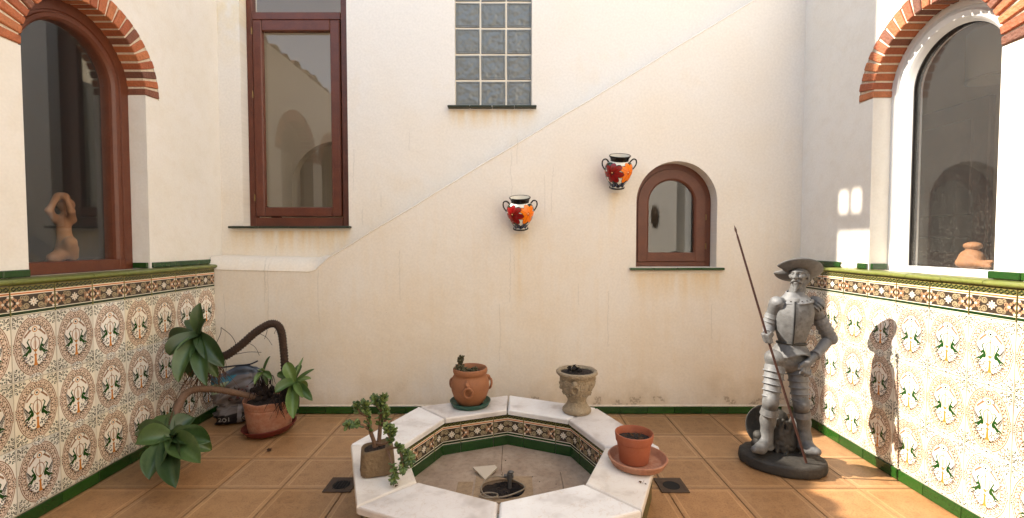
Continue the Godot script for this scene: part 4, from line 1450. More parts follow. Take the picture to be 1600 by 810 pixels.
func build_basin() -> void:
	var b := thing("fountain_basin", "octagonal marble rimmed fountain basin, dry, lined with patterned tiles", "fountain", Vector3(-0.04, 0, -2.295))
	var ro := 0.775
	var ri := 0.506
	var top := 0.26
	for k in 8:
		var g := 0.0045
		var p := []
		for q in [[ro, k], [ro, k + 1], [ri, k + 1], [ri, k]]:
			p.append(ring_pt(q[0], q[1]))
		# pull the two mitred ends together to leave a joint
		var d: Vector2 = (p[1] - p[0]).normalized()
		var poly := PackedVector2Array([p[0] + d * g, p[1] - d * g, p[2] - d * g, p[3] + d * g])
		var mb := MB.new()
		var c := Vector2.ZERO
		for q in poly:
			c += q / 4
		var lay := []
		for s in [[1.0, -0.030, 0.0], [1.0, -0.008, 0.0], [0.0, -0.002, 0.005], [0.0, 0.0, 0.012]]:
			var r := PackedVector3Array()
			for q in poly:
				var e: Vector2 = q - (q - c).normalized() * s[2]
				r.append(Vector3(e.x, top + s[1] + 0.0012 * sin(k * 2.3), e.y))
			lay.append(r)
		for i in 3:
			for e in 4:
				var e1 := (e + 1) % 4
				mb.quad(lay[i][e], lay[i][e1], lay[i + 1][e1], lay[i + 1][e], ((lay[i][e] + lay[i][e1]) * 0.5 - Vector3(c.x, top - 0.03, c.y)) + Vector3.UP * 0.02)
		mb.quad(lay[3][0], lay[3][1], lay[3][2], lay[3][3], Vector3.UP)
		mb.quad(lay[0][0], lay[0][1], lay[0][2], lay[0][3], Vector3.DOWN)
		put("coping_slab", mb.mesh(), [M.marble, M.marble_grey, M.marble_old][k % 3], b)
	# the core under the coping
	var mb := MB.new()
	for k in 8:
		var a0 := ring_pt(0.731, k)
		var a1 := ring_pt(0.731, k + 1)
		var b0 := ring_pt(0.534, k)
		var b1 := ring_pt(0.534, k + 1)
		var y := top - 0.031
		mb.quad(Vector3(a0.x, 0, a0.y), Vector3(a1.x, 0, a1.y), Vector3(a1.x, y, a1.y), Vector3(a0.x, y, a0.y), Vector3(a0.x + a1.x, 0, a0.y + a1.y))
		mb.quad(Vector3(b0.x, 0, b0.y), Vector3(b1.x, 0, b1.y), Vector3(b1.x, y, b1.y), Vector3(b0.x, y, b0.y), -Vector3(b0.x + b1.x, 0, b0.y + b1.y))
		mb.quad(Vector3(a0.x, y, a0.y), Vector3(a1.x, y, a1.y), Vector3(b1.x, y, b1.y), Vector3(b0.x, y, b0.y), Vector3.UP)
	put("basin_core", mb.mesh(), M.grout, b)
	# tiles inside and outside
	var fulls := {}
	for side in 8:
		for inner in [true, false]:
			var rad := 0.534 if inner else 0.731
			var p := ring_pt(rad, side)
			var q := ring_pt(rad, side + 1)
			var l := p.distance_to(q)
			var d := (q - p) / l
			var out := Vector3(p.x + q.x, 0, p.y + q.y).normalized() * (-1.0 if inner else 1.0)
			var cuts := [l * 0.27, l * 0.5, l * 0.23] if inner else [l * 0.14, l * 0.36, l * 0.36, l * 0.14]
			var s := 0.0
			for wd: float in cuts:
				var m: Vector2 = p + d * (s + wd / 2)
				s += wd
				var yb := Vector3.UP
				var bas := Basis(yb.cross(out), yb, out)
				var key := "%.3f" % wd
				if not fulls.has(key):
					fulls[key] = [cropped_tile(wd - 0.003, 0.1335), face_tile(wd - 0.003, 0.058 if inner else 0.09, 0.008)]
				put("border_tile", fulls[key][0], M.borders[side % 2], b, Transform3D(bas, Vector3(m.x, top - 0.032 - 0.0675, m.y)))
				put("plinth_tile", face_tile(wd - 0.003, 0.090) if not inner else fulls[key][1], M.greens[side % 2], b, Transform3D(bas, Vector3(m.x, 0.063 if inner else 0.046, m.y)))
	# stone floor of the basin: slabs round a square hole
	var hole := PackedVector2Array()
	for k in 30:
		var a := TAU * k / 30.0
		hole.append(Vector2(-0.008 + cos(a) * (0.116 + frand(-0.004, 0.004)), 0.0 + sin(a) * (0.092 + frand(-0.004, 0.004))))
	var oct := PackedVector2Array()
	for k in 8:
		oct.append(ring_pt(0.527, k))
	var flat_up := Basis(Vector3(1, 0, 0), Vector3(0, 0, 1), Vector3(0, 1, 0))
	for q in [[-0.55, -0.55, -0.019, -0.187], [-0.016, -0.55, 0.55, -0.187], [-0.55, -0.184, -0.012, 0.55], [-0.009, -0.184, 0.30, 0.55], [0.303, -0.184, 0.55, 0.55]]:
		for piece in Geometry2D.intersect_polygons(rect(q[0], q[1], q[2], q[3]), oct):
			for bit in Geometry2D.clip_polygons(piece, hole):
				var m2 := MB.new()
				m2.slab(bit, 0.028, Transform3D(flat_up, Vector3(0, 0.035 + frand(-0.002, 0.001), 0)), Rect2(-0.55, -0.55, 1.1, 1.1))
				put("stone_slab", m2.mesh(), M.basin_floor, b)
	put("mortar_patch", box_mesh(Vector3(0.085, 0.012, 0.16), 0.004), M.basin_patch, b, mv(-0.200, 0.0312, 0.0))
	# square of lighter screed round the hole, and the dark pit itself
	mb = MB.new()
	for bit in Geometry2D.clip_polygons(rect(-0.15, -0.125, -0.008, 0.125), hole):
		mb.slab(bit, 0.008, Transform3D(flat_up, Vector3(0, 0.0405, 0)))
	for bit in Geometry2D.clip_polygons(rect(-0.008, -0.125, 0.145, 0.125), hole):
		mb.slab(bit, 0.008, Transform3D(flat_up, Vector3(0, 0.0405, 0)))
	put("screed_collar", mb.mesh(), M.basin_patch, b)
	mb = MB.new()
	mb.lathe(v2([[0.0, 0.003], [0.104, 0.003], [0.122, 0.028]]), 30, mv(-0.008, 0.004, 0), 0.8)
	for k in mb.v.size():
		mb.v[k] += Vector3(0, frand(0, 0.004), 0)
	put("pump_pit", mb.mesh(), M.soil, b)
	mb = MB.new()
	for k in 46:
		var a := frand(0, TAU)
		var r := frand(0.0, 0.105) if k < 26 else frand(0.12, 0.40)
		var p := Vector3(-0.008 + cos(a) * r, 0.012 if k < 26 else 0.037, sin(a) * r * 0.8)
		mb.ball(p, Vector3(frand(0.003, 0.010), frand(0.002, 0.005), frand(0.003, 0.010)) * (1.0 if k < 26 else 0.5), 3, 5)
	put("debris", mb.mesh(), M.straw_dark, b).set_meta("kind", "stuff")


func cropped_tile(w: float, h: float) -> ArrayMesh:
	# a border tile cut to width: the print keeps its scale
	var m := face_tile(w, h)
	var a := m.surface_get_arrays(0)
	var uv: PackedVector2Array = a[Mesh.ARRAY_TEX_UV]
	var f := minf(1.0, w / 0.1975)
	for k in uv.size():
		uv[k].x = 0.5 + (uv[k].x - 0.5) * f
	a[Mesh.ARRAY_TEX_UV] = uv
	var o := ArrayMesh.new()
	o.add_surface_from_arrays(Mesh.PRIMITIVE_TRIANGLES, a)
	return o


# ---------------------------------------------------------------- pots and plants
func v2(a: Array) -> Array:
	var o := []
	for q in a:
		o.append(Vector2(q[0], q[1]))
	return o


func leaf_mesh(base: Vector3, ctrl: Vector3, tip: Vector3, width: float, up: Vector3, fold := 0.42, thick := 0.0020) -> ArrayMesh:
	# a fleshy pointed leaf along a bent line: channelled blade with thickness
	var mb := MB.new()
	var rr := []
	var n := 20
	var ph := frand(0, TAU)
	for i in n + 1:
		var t := float(i) / n
		var p := base.lerp(ctrl, t).lerp(ctrl.lerp(tip, t), t)
		var tan_ := ((ctrl - base).lerp(tip - ctrl, t)).normalized()
		var side := tan_.cross(up).normalized()
		var nn := side.cross(tan_).normalized()
		var w := width * 0.5 * (pow(sin(PI * (0.10 + 0.90 * pow(t, 1.25))), 0.72) if t < 1.0 else 0.0)
		w = maxf(w, 0.0008)
		var wave := sin(t * 7.0 + ph) * 0.075 * width
		var ring := PackedVector3Array()
		for s in [-1.0, -0.72, -0.3, 0.0, 0.3, 0.72, 1.0]:
			ring.append(p + side * w * s + nn * (pow(absf(s), 1.6) * w * fold * 2.0 + thick * (1.0 - absf(s) * 0.8) + wave * s * absf(s)))
		for s in [0.8, 0.3, 0.0, -0.3, -0.8]:
			ring.append(p + side * w * s + nn * (pow(absf(s), 1.6) * w * fold * 2.0 - thick * (1.0 - absf(s) * 0.8) + wave * s * absf(s)))
		rr.append(ring)
	mb.rings(rr, true, true, false)
	# veins, pale base, browned tip and margin: colours of the blade itself
	var dry := frand(0.0, 1.0)
	for i in n + 1:
		var t := float(i) / n
		for j in 13:
			var c := Color(1, 1, 1).lerp(Color(1.35, 1.3, 1.0), clampf(0.45 - t * 1.6, 0.0, 1.0))
			if j == 3:
				c *= 1.22
			elif j == 1 or j == 5:
				c *= 0.93
			if j == 0 or j == 6:
				c = c.lerp(Color(1.5, 1.15, 0.7), 0.35)
			if t > 0.93 - 0.05 * dry:
				c = c.lerp(Color(1.7, 0.95, 0.55), 0.75)
			c *= 1.0 + frand(-0.08, 0.08)
			mb.col[i * 13 + j] = c
	return mb.mesh()


func bend(pts: Array, sub := 5) -> Array:
	# a smooth line through the points
	var o := []
	for i in pts.size() - 1:
		var a: Vector3 = pts[maxi(0, i - 1)]
		var b: Vector3 = pts[i]
		var c: Vector3 = pts[i + 1]
		var d: Vector3 = pts[mini(pts.size() - 1, i + 2)]
		for k in sub:
			o.append(b.cubic_interpolate(c, a, d, float(k) / sub))
	o.append(pts[-1])
	return o


func ringed_trunk(pts: Array, r0: float, r1: float, knots := 0.22) -> ArrayMesh:
	var path := bend(pts, 16)
	var rad := []
	for i in path.size():
		var t := float(i) / (path.size() - 1)
		rad.append(lerpf(r0, r1, t) * (1.0 + knots * (0.5 if i % 2 == 0 else -0.5) + frand(-0.04, 0.04)))
	var mb := MB.new()
	mb.tube(path, rad, 10)
	return mb.mesh()


func hair_mesh(count: int, at_: Callable, len0: float, len1: float, rad: float) -> ArrayMesh:
	# dry roots and fibres hanging down
	var mb := MB.new()
	for k in count:
		var p: Vector3 = at_.call()
		var l := frand(len0, len1)
		var path := []
		var q := p
		var d := Vector3(frand(-0.4, 0.4), -1, frand(-0.4, 0.4))
		for i in 5:
			path.append(q)
			d += Vector3(frand(-0.6, 0.6), frand(-0.2, 0.1), frand(-0.6, 0.6)) * 0.8
			q += d.normalized() * l / 4.0
		mb.tube(path, [rad, rad * 0.9, rad * 0.7, rad * 0.5, rad * 0.3], 4, false)
	return mb.mesh()


func build_agave() -> void:
	var c := Vector3(-1.632, 0, -3.09)
	var sa := thing("plant_saucer", "dark red saucer under the large agave pot", "saucer", c)
	var mb := MB.new()
	var tilt := Transform3D(Basis.from_euler(Vector3(0.02, 0, 0.07)), Vector3(0, 0.012, 0))
	mb.lathe(v2([[0.0, 0.0], [0.128, 0.0], [0.142, 0.008], [0.166, 0.040], [0.170, 0.046], [0.166, 0.049], [0.160, 0.046], [0.138, 0.016], [0.12, 0.011], [0.0, 0.010]]), 36, tilt)
	put("dish", mb.mesh(), M.saucer_red, sa)
	var t := thing("potted_agave", "leggy agave on bent trunks in a weathered terracotta pot by the corner", "potted plant", c)
	mb = MB.new()
	mb.lathe(v2([[0.0, 0.024], [0.122, 0.024], [0.130, 0.032], [0.135, 0.06], [0.143, 0.12], [0.149, 0.17], [0.150, 0.178], [0.147, 0.184], [0.149, 0.190], [0.153, 0.196], [0.150, 0.202], [0.154, 0.210], [0.160, 0.232], [0.158, 0.238], [0.150, 0.236], [0.143, 0.20], [0.14, 0.18]]), 40)
	for k in mb.v.size():      # hand made: the rim waves a little
		var q := mb.v[k]
		if q.y > 0.19:
			mb.v[k].y += sin(atan2(q.z, q.x) * 7.0) * 0.0035
	put("pot", mb.mesh(), M.terracotta_old, t)
	mb = MB.new()
	mb.lathe(v2([[0.146, 0.205], [0.10, 0.222], [0.04, 0.235], [0.0, 0.238]]), 20)
	for k in mb.v.size():
		mb.v[k] += Vector3(0, frand(-0.01, 0.014), 0)
	put("soil", mb.mesh(), M.soil, t)
	# trunks
	var p := func(x: float, y: float, z: float) -> Vector3: return at(x, y, z) - c
	put("trunk", ringed_trunk([p.call(444, 622, -3.10), p.call(445, 585, -3.10), p.call(443, 548, -3.09), p.call(438, 515, -3.07), p.call(424, 506, -3.05), p.call(400, 519, -3.02), p.call(372, 543, -2.99), p.call(345, 558, -2.96), p.call(318, 545, -2.93), p.call(311, 524, -2.92)], 0.024, 0.027), M.bark, t)
	put("trunk", ringed_trunk([p.call(408, 624, -3.06), p.call(385, 618, -3.00), p.call(350, 611, -2.92), p.call(315, 608, -2.82), p.call(291, 615, -2.72), p.call(278, 636, -2.64), p.call(269, 668, -2.57), p.call(268, 690, -2.54)], 0.018, 0.022), M.bark_pale, t)
	mb = MB.new()
	for k in 40:
		var q := Vector3(frand(-0.10, 0.02), 0.235 + frand(0.0, 0.07), frand(-0.06, 0.06))
		mb.ball(q, Vector3(frand(0.012, 0.026), frand(0.010, 0.022), frand(0.012, 0.026)), 4, 6)
	put("stump", mb.mesh(), M.straw_dark, t)
	# rosettes: [centre px, centre depth, leaves [tip px, tip py, tip depth, lift, width]]
	var rosettes := [
		[311, 526, -2.90, [[313, 473, -2.90, 0.02, 0.085], [265, 556, -2.76, 0.13, 0.11], [279, 598, -2.68, 0.10, 0.12], [323, 604, -2.68, 0.09, 0.10], [350, 574, -2.80, 0.13, 0.12], [340, 590, -2.86, 0.09, 0.09], [300, 590, -2.92, 0.09, 0.09], [262, 530, -2.92, 0.10, 0.09], [334, 548, -3.02, 0.08, 0.08], [296, 500, -2.99, 0.07, 0.07], [322, 498, -2.86, 0.02, 0.05]]],
		[268, 684, -2.50, [[212, 693, -2.42, 0.06, 0.135], [233, 750, -2.26, 0.06, 0.13], [273, 763, -2.22, 0.07, 0.13], [313, 724, -2.30, 0.07, 0.14], [329, 690, -2.46, 0.06, 0.13], [304, 652, -2.62, 0.02, 0.12], [258, 649, -2.64, 0.02, 0.12], [216, 672, -2.56, 0.05, 0.12], [282, 648, -2.70, 0.01, 0.10], [330, 704, -2.56, 0.05, 0.11], [238, 722, -2.5, 0.05, 0.11], [290, 668, -2.50, 0.02, 0.06]]],
		[460, 598, -2.98, [[430, 614, -2.86, 0.05, 0.085], [458, 655, -2.80, 0.05, 0.085], [488, 627, -2.88, 0.08, 0.07], [447, 567, -3.0, 0.03, 0.085], [491, 577, -3.0, 0.02, 0.030], [474, 558, -3.05, 0.02, 0.02], [433, 585, -3.02, 0.06, 0.055], [480, 606, -3.06, 0.07, 0.055], [470, 570, -3.06, 0.03, 0.05], [473, 622, -2.84, 0.06, 0.05], [466, 640, -2.90, 0.07, 0.05], [486, 592, -3.04, 0.06, 0.04]]],
		[412, 582, -3.03, [[422, 557, -3.02, 0.0, 0.028], [398, 601, -2.95, 0.05, 0.045], [425, 594, -2.94, 0.05, 0.045], [404, 580, -2.93, 0.03, 0.03], [418, 602, -3.02, 0.04, 0.035]]]]
	for ri in rosettes.size():
		var r: Array = rosettes[ri]
		var o: Vector3 = p.call(r[0], r[1], r[2])
		var n := 0
		for l in r[3]:
			var tip: Vector3 = p.call(l[0], l[1], l[2])
			# leaves arch out along the axis of their rosette
			var axis: Vector3 = [Vector3(0.12, 0.62, 0.78), Vector3(0.10, 0.74, 0.66), Vector3(0.15, 0.62, 0.77), Vector3(0.0, 0.8, 0.6)][ri]
			var mid: Vector3 = o.lerp(tip, 0.55) + axis * (l[3] * (0.55 if ri == 0 else 0.38) + 0.010)
			var up := axis
			put("leaf", leaf_mesh(o + Vector3(frand(-0.006, 0.006), frand(-0.006, 0.006), 0), mid, tip, l[4] * 0.88, up), M.leafs[(n * 2 + ri) % 3 if ri < 2 else 1 + 2 * (n % 2)], t)
			n += 1
	# dry skirts of old leaves and roots
	var o1: Vector3 = p.call(316, 568, -2.92)
	put("dry_roots", hair_mesh(70, func(): return o1 + Vector3(frand(-0.10, 0.11), frand(-0.06, 0.05), frand(-0.05, 0.05)), 0.10, 0.26, 0.0028), M.straw, t).set_meta("kind", "stuff")
	var o2: Vector3 = p.call(446, 612, -3.02)
	put("dry_roots", hair_mesh(60, func(): return o2 + Vector3(frand(-0.04, 0.04), frand(-0.05, 0.07), frand(-0.03, 0.09)), 0.06, 0.16, 0.0034), M.straw_dark, t).set_meta("kind", "stuff")
	var o3: Vector3 = p.call(412, 600, -3.04)
	put("dry_roots", hair_mesh(50, func(): return o3 + Vector3(frand(-0.05, 0.05), frand(-0.02, 0.06), frand(-0.04, 0.06)), 0.05, 0.10, 0.0036), M.straw_dark, t).set_meta("kind", "stuff")
	mb = MB.new()      # wiry side roots on the arched trunk
	for q in [[400, 520, 425, 540], [385, 535, 405, 556], [372, 545, 345, 512], [345, 512, 338, 536], [360, 556, 408, 551], [430, 508, 428, 522], [415, 512, 413, 530], [348, 556, 352, 590]]:
		mb.tube(bend([p.call(q[0], q[1], -3.0), p.call((q[0] + q[2]) * 0.5 + 3, (q[1] + q[3]) * 0.5 - 3, -2.99), p.call(q[2], q[3], -2.98)], 4), [0.0018], 4, false)
	put("air_roots", mb.mesh(), M.straw_dark, t)


func build_bag() -> void:
	var t := thing("compost_sack", "crumpled printed compost sack marked 20 l behind the agave pot", "sack", Vector3(-1.955, 0, -3.275))
	var n := FastNoiseLite.new()
	n.seed = 9
	n.frequency = 9.0
	var mb := MB.new()
	var rr := []
	for i in 29:
		var f := i / 28.0
		var y := 0.006 + 0.37 * f
		var w: float = 0.165 * (0.84 + 0.16 * f) * (1.0 - 0.26 * exp(-pow((f - 0.36) / 0.09, 2)))
		var d: float = 0.075 * (1.0 - 0.62 * smoothstep(0.55, 1.0, f)) * (1.0 - 0.28 * exp(-pow((f - 0.36) / 0.09, 2)))
		if i == 0:
			w *= 0.85
			d *= 0.7
		var r := PackedVector3Array()
		for j in 48:
			var a := TAU * j / 48.0
			var cx := signf(cos(a)) * pow(absf(cos(a)), 0.55)
			var cz := signf(sin(a)) * pow(absf(sin(a)), 0.7)
			var q := Vector3(cx * w, y + 0.03 * f * sin(cx * 3.0 + 1.0), cz * d + 0.03 * f)
			q += Vector3(cx, 0, cz).normalized() * (n.get_noise_3d(q.x * 1.4, q.y * 2.2, q.z) * 0.040 - absf(n.get_noise_3d(q.x * 2.2 + 5, q.y * 2.6, q.z)) * 0.055 + 0.012)
			r.append(q)
		rr.append(r)
	mb.rings(rr, true, true, true)
	# project the print on the front
	for k in mb.uv.size():
		var q := mb.v[k]
		mb.uv[k] = Vector2(clampf((q.x + 0.17) / 0.34, 0, 1), clampf(1.0 - q.y / 0.40, 0, 1))
	put("bag", mb.mesh(), uv_mat(paint_bag(), 0.5), t, Transform3D(Basis.from_euler(Vector3(-0.06, 0.30, 0)), Vector3.ZERO))
	mb = MB.new()
	mb.tube(bend([Vector3(-0.13, 0.385, -0.015), Vector3(-0.02, 0.40, -0.01), Vector3(0.07, 0.405, -0.03), Vector3(0.12, 0.425, -0.05)], 5), [0.012, 0.010, 0.012], 6, true, 0.5)
	put("folded_top", mb.mesh(), plain(Color(0.10, 0.10, 0.12), 0.4), t)


func build_jade() -> void:
	var c := Vector3(-0.60, 0.26, -2.035)
	var t := thing("potted_jade_plant", "straggly jade plant in a squat sand coloured pot on the basin rim", "potted plant", c)
	var mb := MB.new()
	var n := FastNoiseLite.new()
	n.seed = 4
	n.frequency = 12.0
	var rr := []
	for q in [[0.0, 0.001, 0.0], [0.062, 0.001, 0.0], [0.070, 0.008, 0.0], [0.074, 0.03, 0.0], [0.073, 0.06, 1.0], [0.069, 0.09, 0.6], [0.066, 0.112, 0.0], [0.064, 0.118, 0.0], [0.056, 0.117, 0.0], [0.052, 0.105, 0.0], [0.0, 0.10, 0.0]]:
		var r := PackedVector3Array()
		for j in 36:
			var a := TAU * j / 36.0 + 0.5
			var k := pow(pow(absf(cos(a)), 4.0) + pow(absf(sin(a)), 4.0), -0.25)
			var v := Vector3(cos(a) * k * q[0], q[1], sin(a) * k * q[0] * 0.86)
			v *= 1.0 + n.get_noise_3dv(v) * 0.07
			v.y += 0.012 * (v.x / 0.07) * smoothstep(0.04, 0.11, q[1])
			r.append(v)
		rr.append(r)
	mb.rings(rr)
	put("pot", mb.mesh(), M.sand_stone, t, Transform3D(Basis.from_euler(Vector3(0, 0.3, 0)), Vector3.ZERO))
	mb = MB.new()
	mb.lathe(v2([[0.056, 0.104], [0.03, 0.112], [0.0, 0.114]]), 14)
	put("soil", mb.mesh(), M.soil, t)
	var p := func(x: float, y: float, z: float) -> Vector3: return at(x, y, z) - c
	var branches := [
		[[590, 714, -2.03], [584, 690, -2.03], [578, 672, -2.02], [574, 650, -2.01], [570, 632, -2.0]],
		[[590, 712, -2.04], [592, 690, -2.05], [594, 665, -2.06], [596, 640, -2.06], [599, 622, -2.05]],
		[[578, 672, -2.02], [568, 666, -2.0], [556, 664, -1.99], [543, 664, -1.98]],
		[[594, 668, -2.06], [603, 655, -2.04], [602, 640, -2.03]],
		[[588, 694, -2.03], [600, 694, -2.0], [612, 686, -1.98], [614, 672, -1.97]],
		[[592, 708, -2.02], [606, 702, -1.99], [622, 700, -1.96], [634, 708, -1.94], [641, 722, -1.93]],
		[[622, 700, -1.96], [628, 716, -1.93], [630, 732, -1.92]],
		[[606, 704, -1.99], [612, 726, -1.93], [616, 750, -1.90]],
		[[612, 686, -1.98], [606, 678, -1.97], [604, 668, -1.97]],
		[[596, 642, -2.06], [588, 634, -2.08], [586, 624, -2.08]],
		[[574, 650, -2.01], [562, 645, -2.02], [558, 634, -2.02]]]
	var stems := MB.new()
	var tips := []
	var bi := 0
	for b in branches:
		var pts := []
		for q in b:
			pts.append(p.call(q[0], q[1], q[2]))
		var path := bend(pts, 4)
		var rad := []
		for i in path.size():
			rad.append(lerpf(0.012 if bi < 2 else 0.006, 0.003, float(i) / (path.size() - 1)) * frand(0.88, 1.12))
		stems.tube(path, rad, 7)
		for i in range(path.size() / 2, path.size()):
			tips.append([path[i], (path[i] - path[i - 1]).normalized(), 1.0 if i > path.size() * 0.7 else 0.55])
		bi += 1
	put("stems", stems.mesh(), M.bark_pale, t)
	var sets := [MB.new(), MB.new(), MB.new()]
	for q in tips:
		for k in int(13 * q[2]):
			var d: Vector3 = (q[1] * frand(0.1, 1.0) + Vector3(frand(-1, 1), frand(-0.5, 0.9), frand(-1, 1))).normalized()
			var l := frand(0.0085, 0.0145)
			var side := d.cross(Vector3(frand(-1, 1), 1, frand(-1, 1))).normalized()
			sets[rng.randi_range(0, 2)].ball(q[0] + d * (l + 0.002), Vector3(l * 0.62, l, l * 0.3), 5, 7, Basis(side, d, side.cross(d)))
	for k in 3:
		put("leaves", sets[k].mesh(), M.jade[k], t).set_meta("kind", "stuff")


func build_pots() -> void:
	# round pot with ring handles
	var c := Vector3(-0.262, 0.26, -2.885)
	var sa := thing("green_saucer", "green plastic saucer on the back of the basin rim", "saucer", c)
	var mb := MB.new()
	mb.lathe(v2([[0.0, 0.0], [0.108, 0.0], [0.116, 0.004], [0.126, 0.028], [0.128, 0.031], [0.124, 0.032], [0.121, 0.029], [0.110, 0.008], [0.0, 0.007]]), 36)
	put("dish", mb.mesh(), M.green_plastic, sa)
	var t := thing("ring_handled_pot", "round terracotta pot with ring handle and dying succulent on green saucer", "plant pot", c)
	mb = MB.new()
	mb.lathe(v2([[0.0, 0.009], [0.070, 0.009], [0.082, 0.022], [0.102, 0.055], [0.116, 0.095], [0.120, 0.125], [0.116, 0.155], [0.104, 0.180], [0.098, 0.188], [0.097, 0.196], [0.104, 0.204], [0.108, 0.216], [0.107, 0.232], [0.103, 0.238], [0.096, 0.236], [0.090, 0.215], [0.086, 0.19]]), 40)
	put("pot", mb.mesh(), M.terracotta, t)
	mb = MB.new()
	mb.lathe(v2([[0.092, 0.203], [0.05, 0.208], [0.0, 0.211]]), 16)
	put("soil", mb.mesh(), M.soil, t)
	for a in [PI / 2, -PI / 6, PI + PI / 6]:
		var b := Basis(Vector3.UP, PI / 2 - a)
		var h := MB.new()
		h.tube(bend([Vector3(-0.008, 0.172, 0.098), Vector3(-0.010, 0.165, 0.122), Vector3(0, 0.150, 0.128), Vector3(0, 0.138, 0.118)], 4), [0.014, 0.012, 0.010], 8)
		put("lug", h.mesh(), M.terracotta, t, Transform3D(b, Vector3.ZERO))
		h = MB.new()
		var loop := []
		for k in 21:
			var q := TAU * k / 20.0
			loop.append(Vector3(cos(q) * 0.026, 0.116 + sin(q) * 0.030, 0.136 + sin(q) * 0.006))
		h.tube(loop, [0.0075], 8, false)
		put("ring_handle", h.mesh(), M.terracotta, t, Transform3D(b, Vector3.ZERO))
	var stem := MB.new()
	var lf := MB.new()
	for q in [[Vector3(-0.02, 0.21, 0.02), Vector3(-0.05, 0.245, 0.02), Vector3(-0.062, 0.285, 0.02), Vector3(-0.05, 0.302, 0.02)], [Vector3(0.0, 0.21, 0.03), Vector3(-0.03, 0.235, 0.05), Vector3(-0.075, 0.25, 0.05)], [Vector3(-0.01, 0.21, 0.02), Vector3(0.015, 0.232, 0.04), Vector3(0.035, 0.238, 0.05)]]:
		var path := bend(q, 5)
		stem.tube(path, [0.005, 0.0045, 0.004], 6)
		for k in range(3, path.size()):
			for e in 6:
				var d := Vector3(frand(-1, 1), frand(-0.6, 1), frand(-1, 1)).normalized()
				lf.ball(path[k] + d * 0.010, Vector3(0.009, 0.014, 0.005), 4, 6, Basis(d.cross(Vector3(0.3, 1, 0.2)).normalized(), d, d.cross(Vector3(0.3, 1, 0.2)).normalized().cross(d)))
	lf.ball(Vector3(-0.048, 0.305, 0.02), Vector3(0.011, 0.009, 0.011), 5, 8)
	put("stems", stem.mesh(), M.bark, t)
	put("leaves", lf.mesh(), plain(Color(0.25, 0.23, 0.13), 0.6), t).set_meta("kind", "stuff")

	# carved stone urn
	c = Vector3(0.39, 0.26, -2.765)
	t = thing("stone_urn", "weathered footed stone urn with carved rings and dead plant", "urn", c)
	mb = MB.new()
	var prof := v2([[0.0, 0.001], [0.080, 0.001], [0.086, 0.008], [0.086, 0.022], [0.078, 0.030], [0.062, 0.046], [0.054, 0.066], [0.055, 0.082], [0.066, 0.098], [0.078, 0.115], [0.092, 0.142], [0.100, 0.172], [0.102, 0.198], [0.100, 0.214], [0.112, 0.226], [0.123, 0.236], [0.124, 0.248], [0.118, 0.254], [0.104, 0.253], [0.098, 0.24], [0.094, 0.225]])
	mb.lathe(prof, 56)
	var n := FastNoiseLite.new()
	n.seed = 14
	n.frequency = 30.0
	for k in mb.v.size():
		var q := mb.v[k]
		var a := atan2(q.z, q.x)
		var e := n.get_noise_3dv(q) * 0.0035
		if q.y > 0.03 and q.y < 0.10:
			e += sin(a * 22.0) * 0.0016
		if q.y > 0.236:
			e += n.get_noise_3d(q.x * 2, q.y, q.z * 2) * 0.004
		mb.v[k] += Vector3(cos(a), 0.3, sin(a)) * e
	put("bowl", mb.mesh(), M.urn, t)
	for k in 6:
		var a := PI / 2 + 0.25 + TAU * k / 6.0
		var b := Basis(Vector3.UP, PI / 2 - a)
		var h := MB.new()
		if k % 2 == 0:
			var loop := []
			for e in 19:
				var q := TAU * e / 18.0
				loop.append(Vector3(cos(q) * 0.020, 0.160 + sin(q) * 0.028, 0.100 + sin(q) * 0.012))
			h.tube(loop, [0.0085], 7, false)
			h.ball(Vector3(0, 0.196, 0.108), Vector3(0.022, 0.020, 0.016), 6, 8)
		else:
			h.ball(Vector3(0, 0.175, 0.098), Vector3(0.017, 0.030, 0.012), 6, 8)
			h.ball(Vector3(0, 0.188, 0.108), Vector3(0.008, 0.010, 0.008), 5, 7)
			h.ball(Vector3(0, 0.160, 0.104), Vector3(0.007, 0.012, 0.008), 5, 7)
		put("ring_relief" if k % 2 == 0 else "rosette_relief", h.mesh(), M.urn, t, Transform3D(b, Vector3.ZERO))
	mb = MB.new()
	for k in 26:
		var a := TAU * k / 26.0
		mb.ball(Vector3(cos(a) * 0.082, 0.118 + 0.004 * (k % 2), sin(a) * 0.082), Vector3(0.008, 0.007, 0.008), 4, 6)
	put("bead_band", mb.mesh(), M.urn, t)
	mb = MB.new()
	mb.lathe(v2([[0.098, 0.236], [0.05, 0.246], [0.0, 0.25]]), 16)
	for k in mb.v.size():
		mb.v[k].y += frand(-0.004, 0.006)
	put("soil", mb.mesh(), M.soil, t)
	mb = MB.new()
	for k in 26:
		var q := Vector3(frand(-0.05, 0.03), 0.252, frand(-0.03, 0.04))
		mb.add(shrivel(frand(0.014, 0.03)), Transform3D(Basis.from_euler(Vector3(frand(-1, 1), frand(0, 6), frand(-1, 1))), q + Vector3(0, frand(0, 0.022), 0)))
	put("dead_leaves", mb.mesh(), plain(Color(0.085, 0.06, 0.05), 0.8), t).set_meta("kind", "stuff")

	# small terracotta pot on its saucer
	c = Vector3(0.578, 0.26, -2.105)
	sa = thing("terracotta_saucer", "wide terracotta saucer overhanging the right side of the basin rim", "saucer", c)
	mb = MB.new()
	mb.lathe(v2([[0.0, 0.0], [0.108, 0.0], [0.118, 0.005], [0.132, 0.030], [0.135, 0.036], [0.132, 0.040], [0.124, 0.039], [0.112, 0.014], [0.10, 0.010], [0.0, 0.009]]), 40)
	put("dish", mb.mesh(), M.terracotta_old, sa)
	t = thing("flower_pot", "orange red flower pot of dry soil on terracotta saucer", "plant pot", c + Vector3(-0.014, 0.009, -0.010))
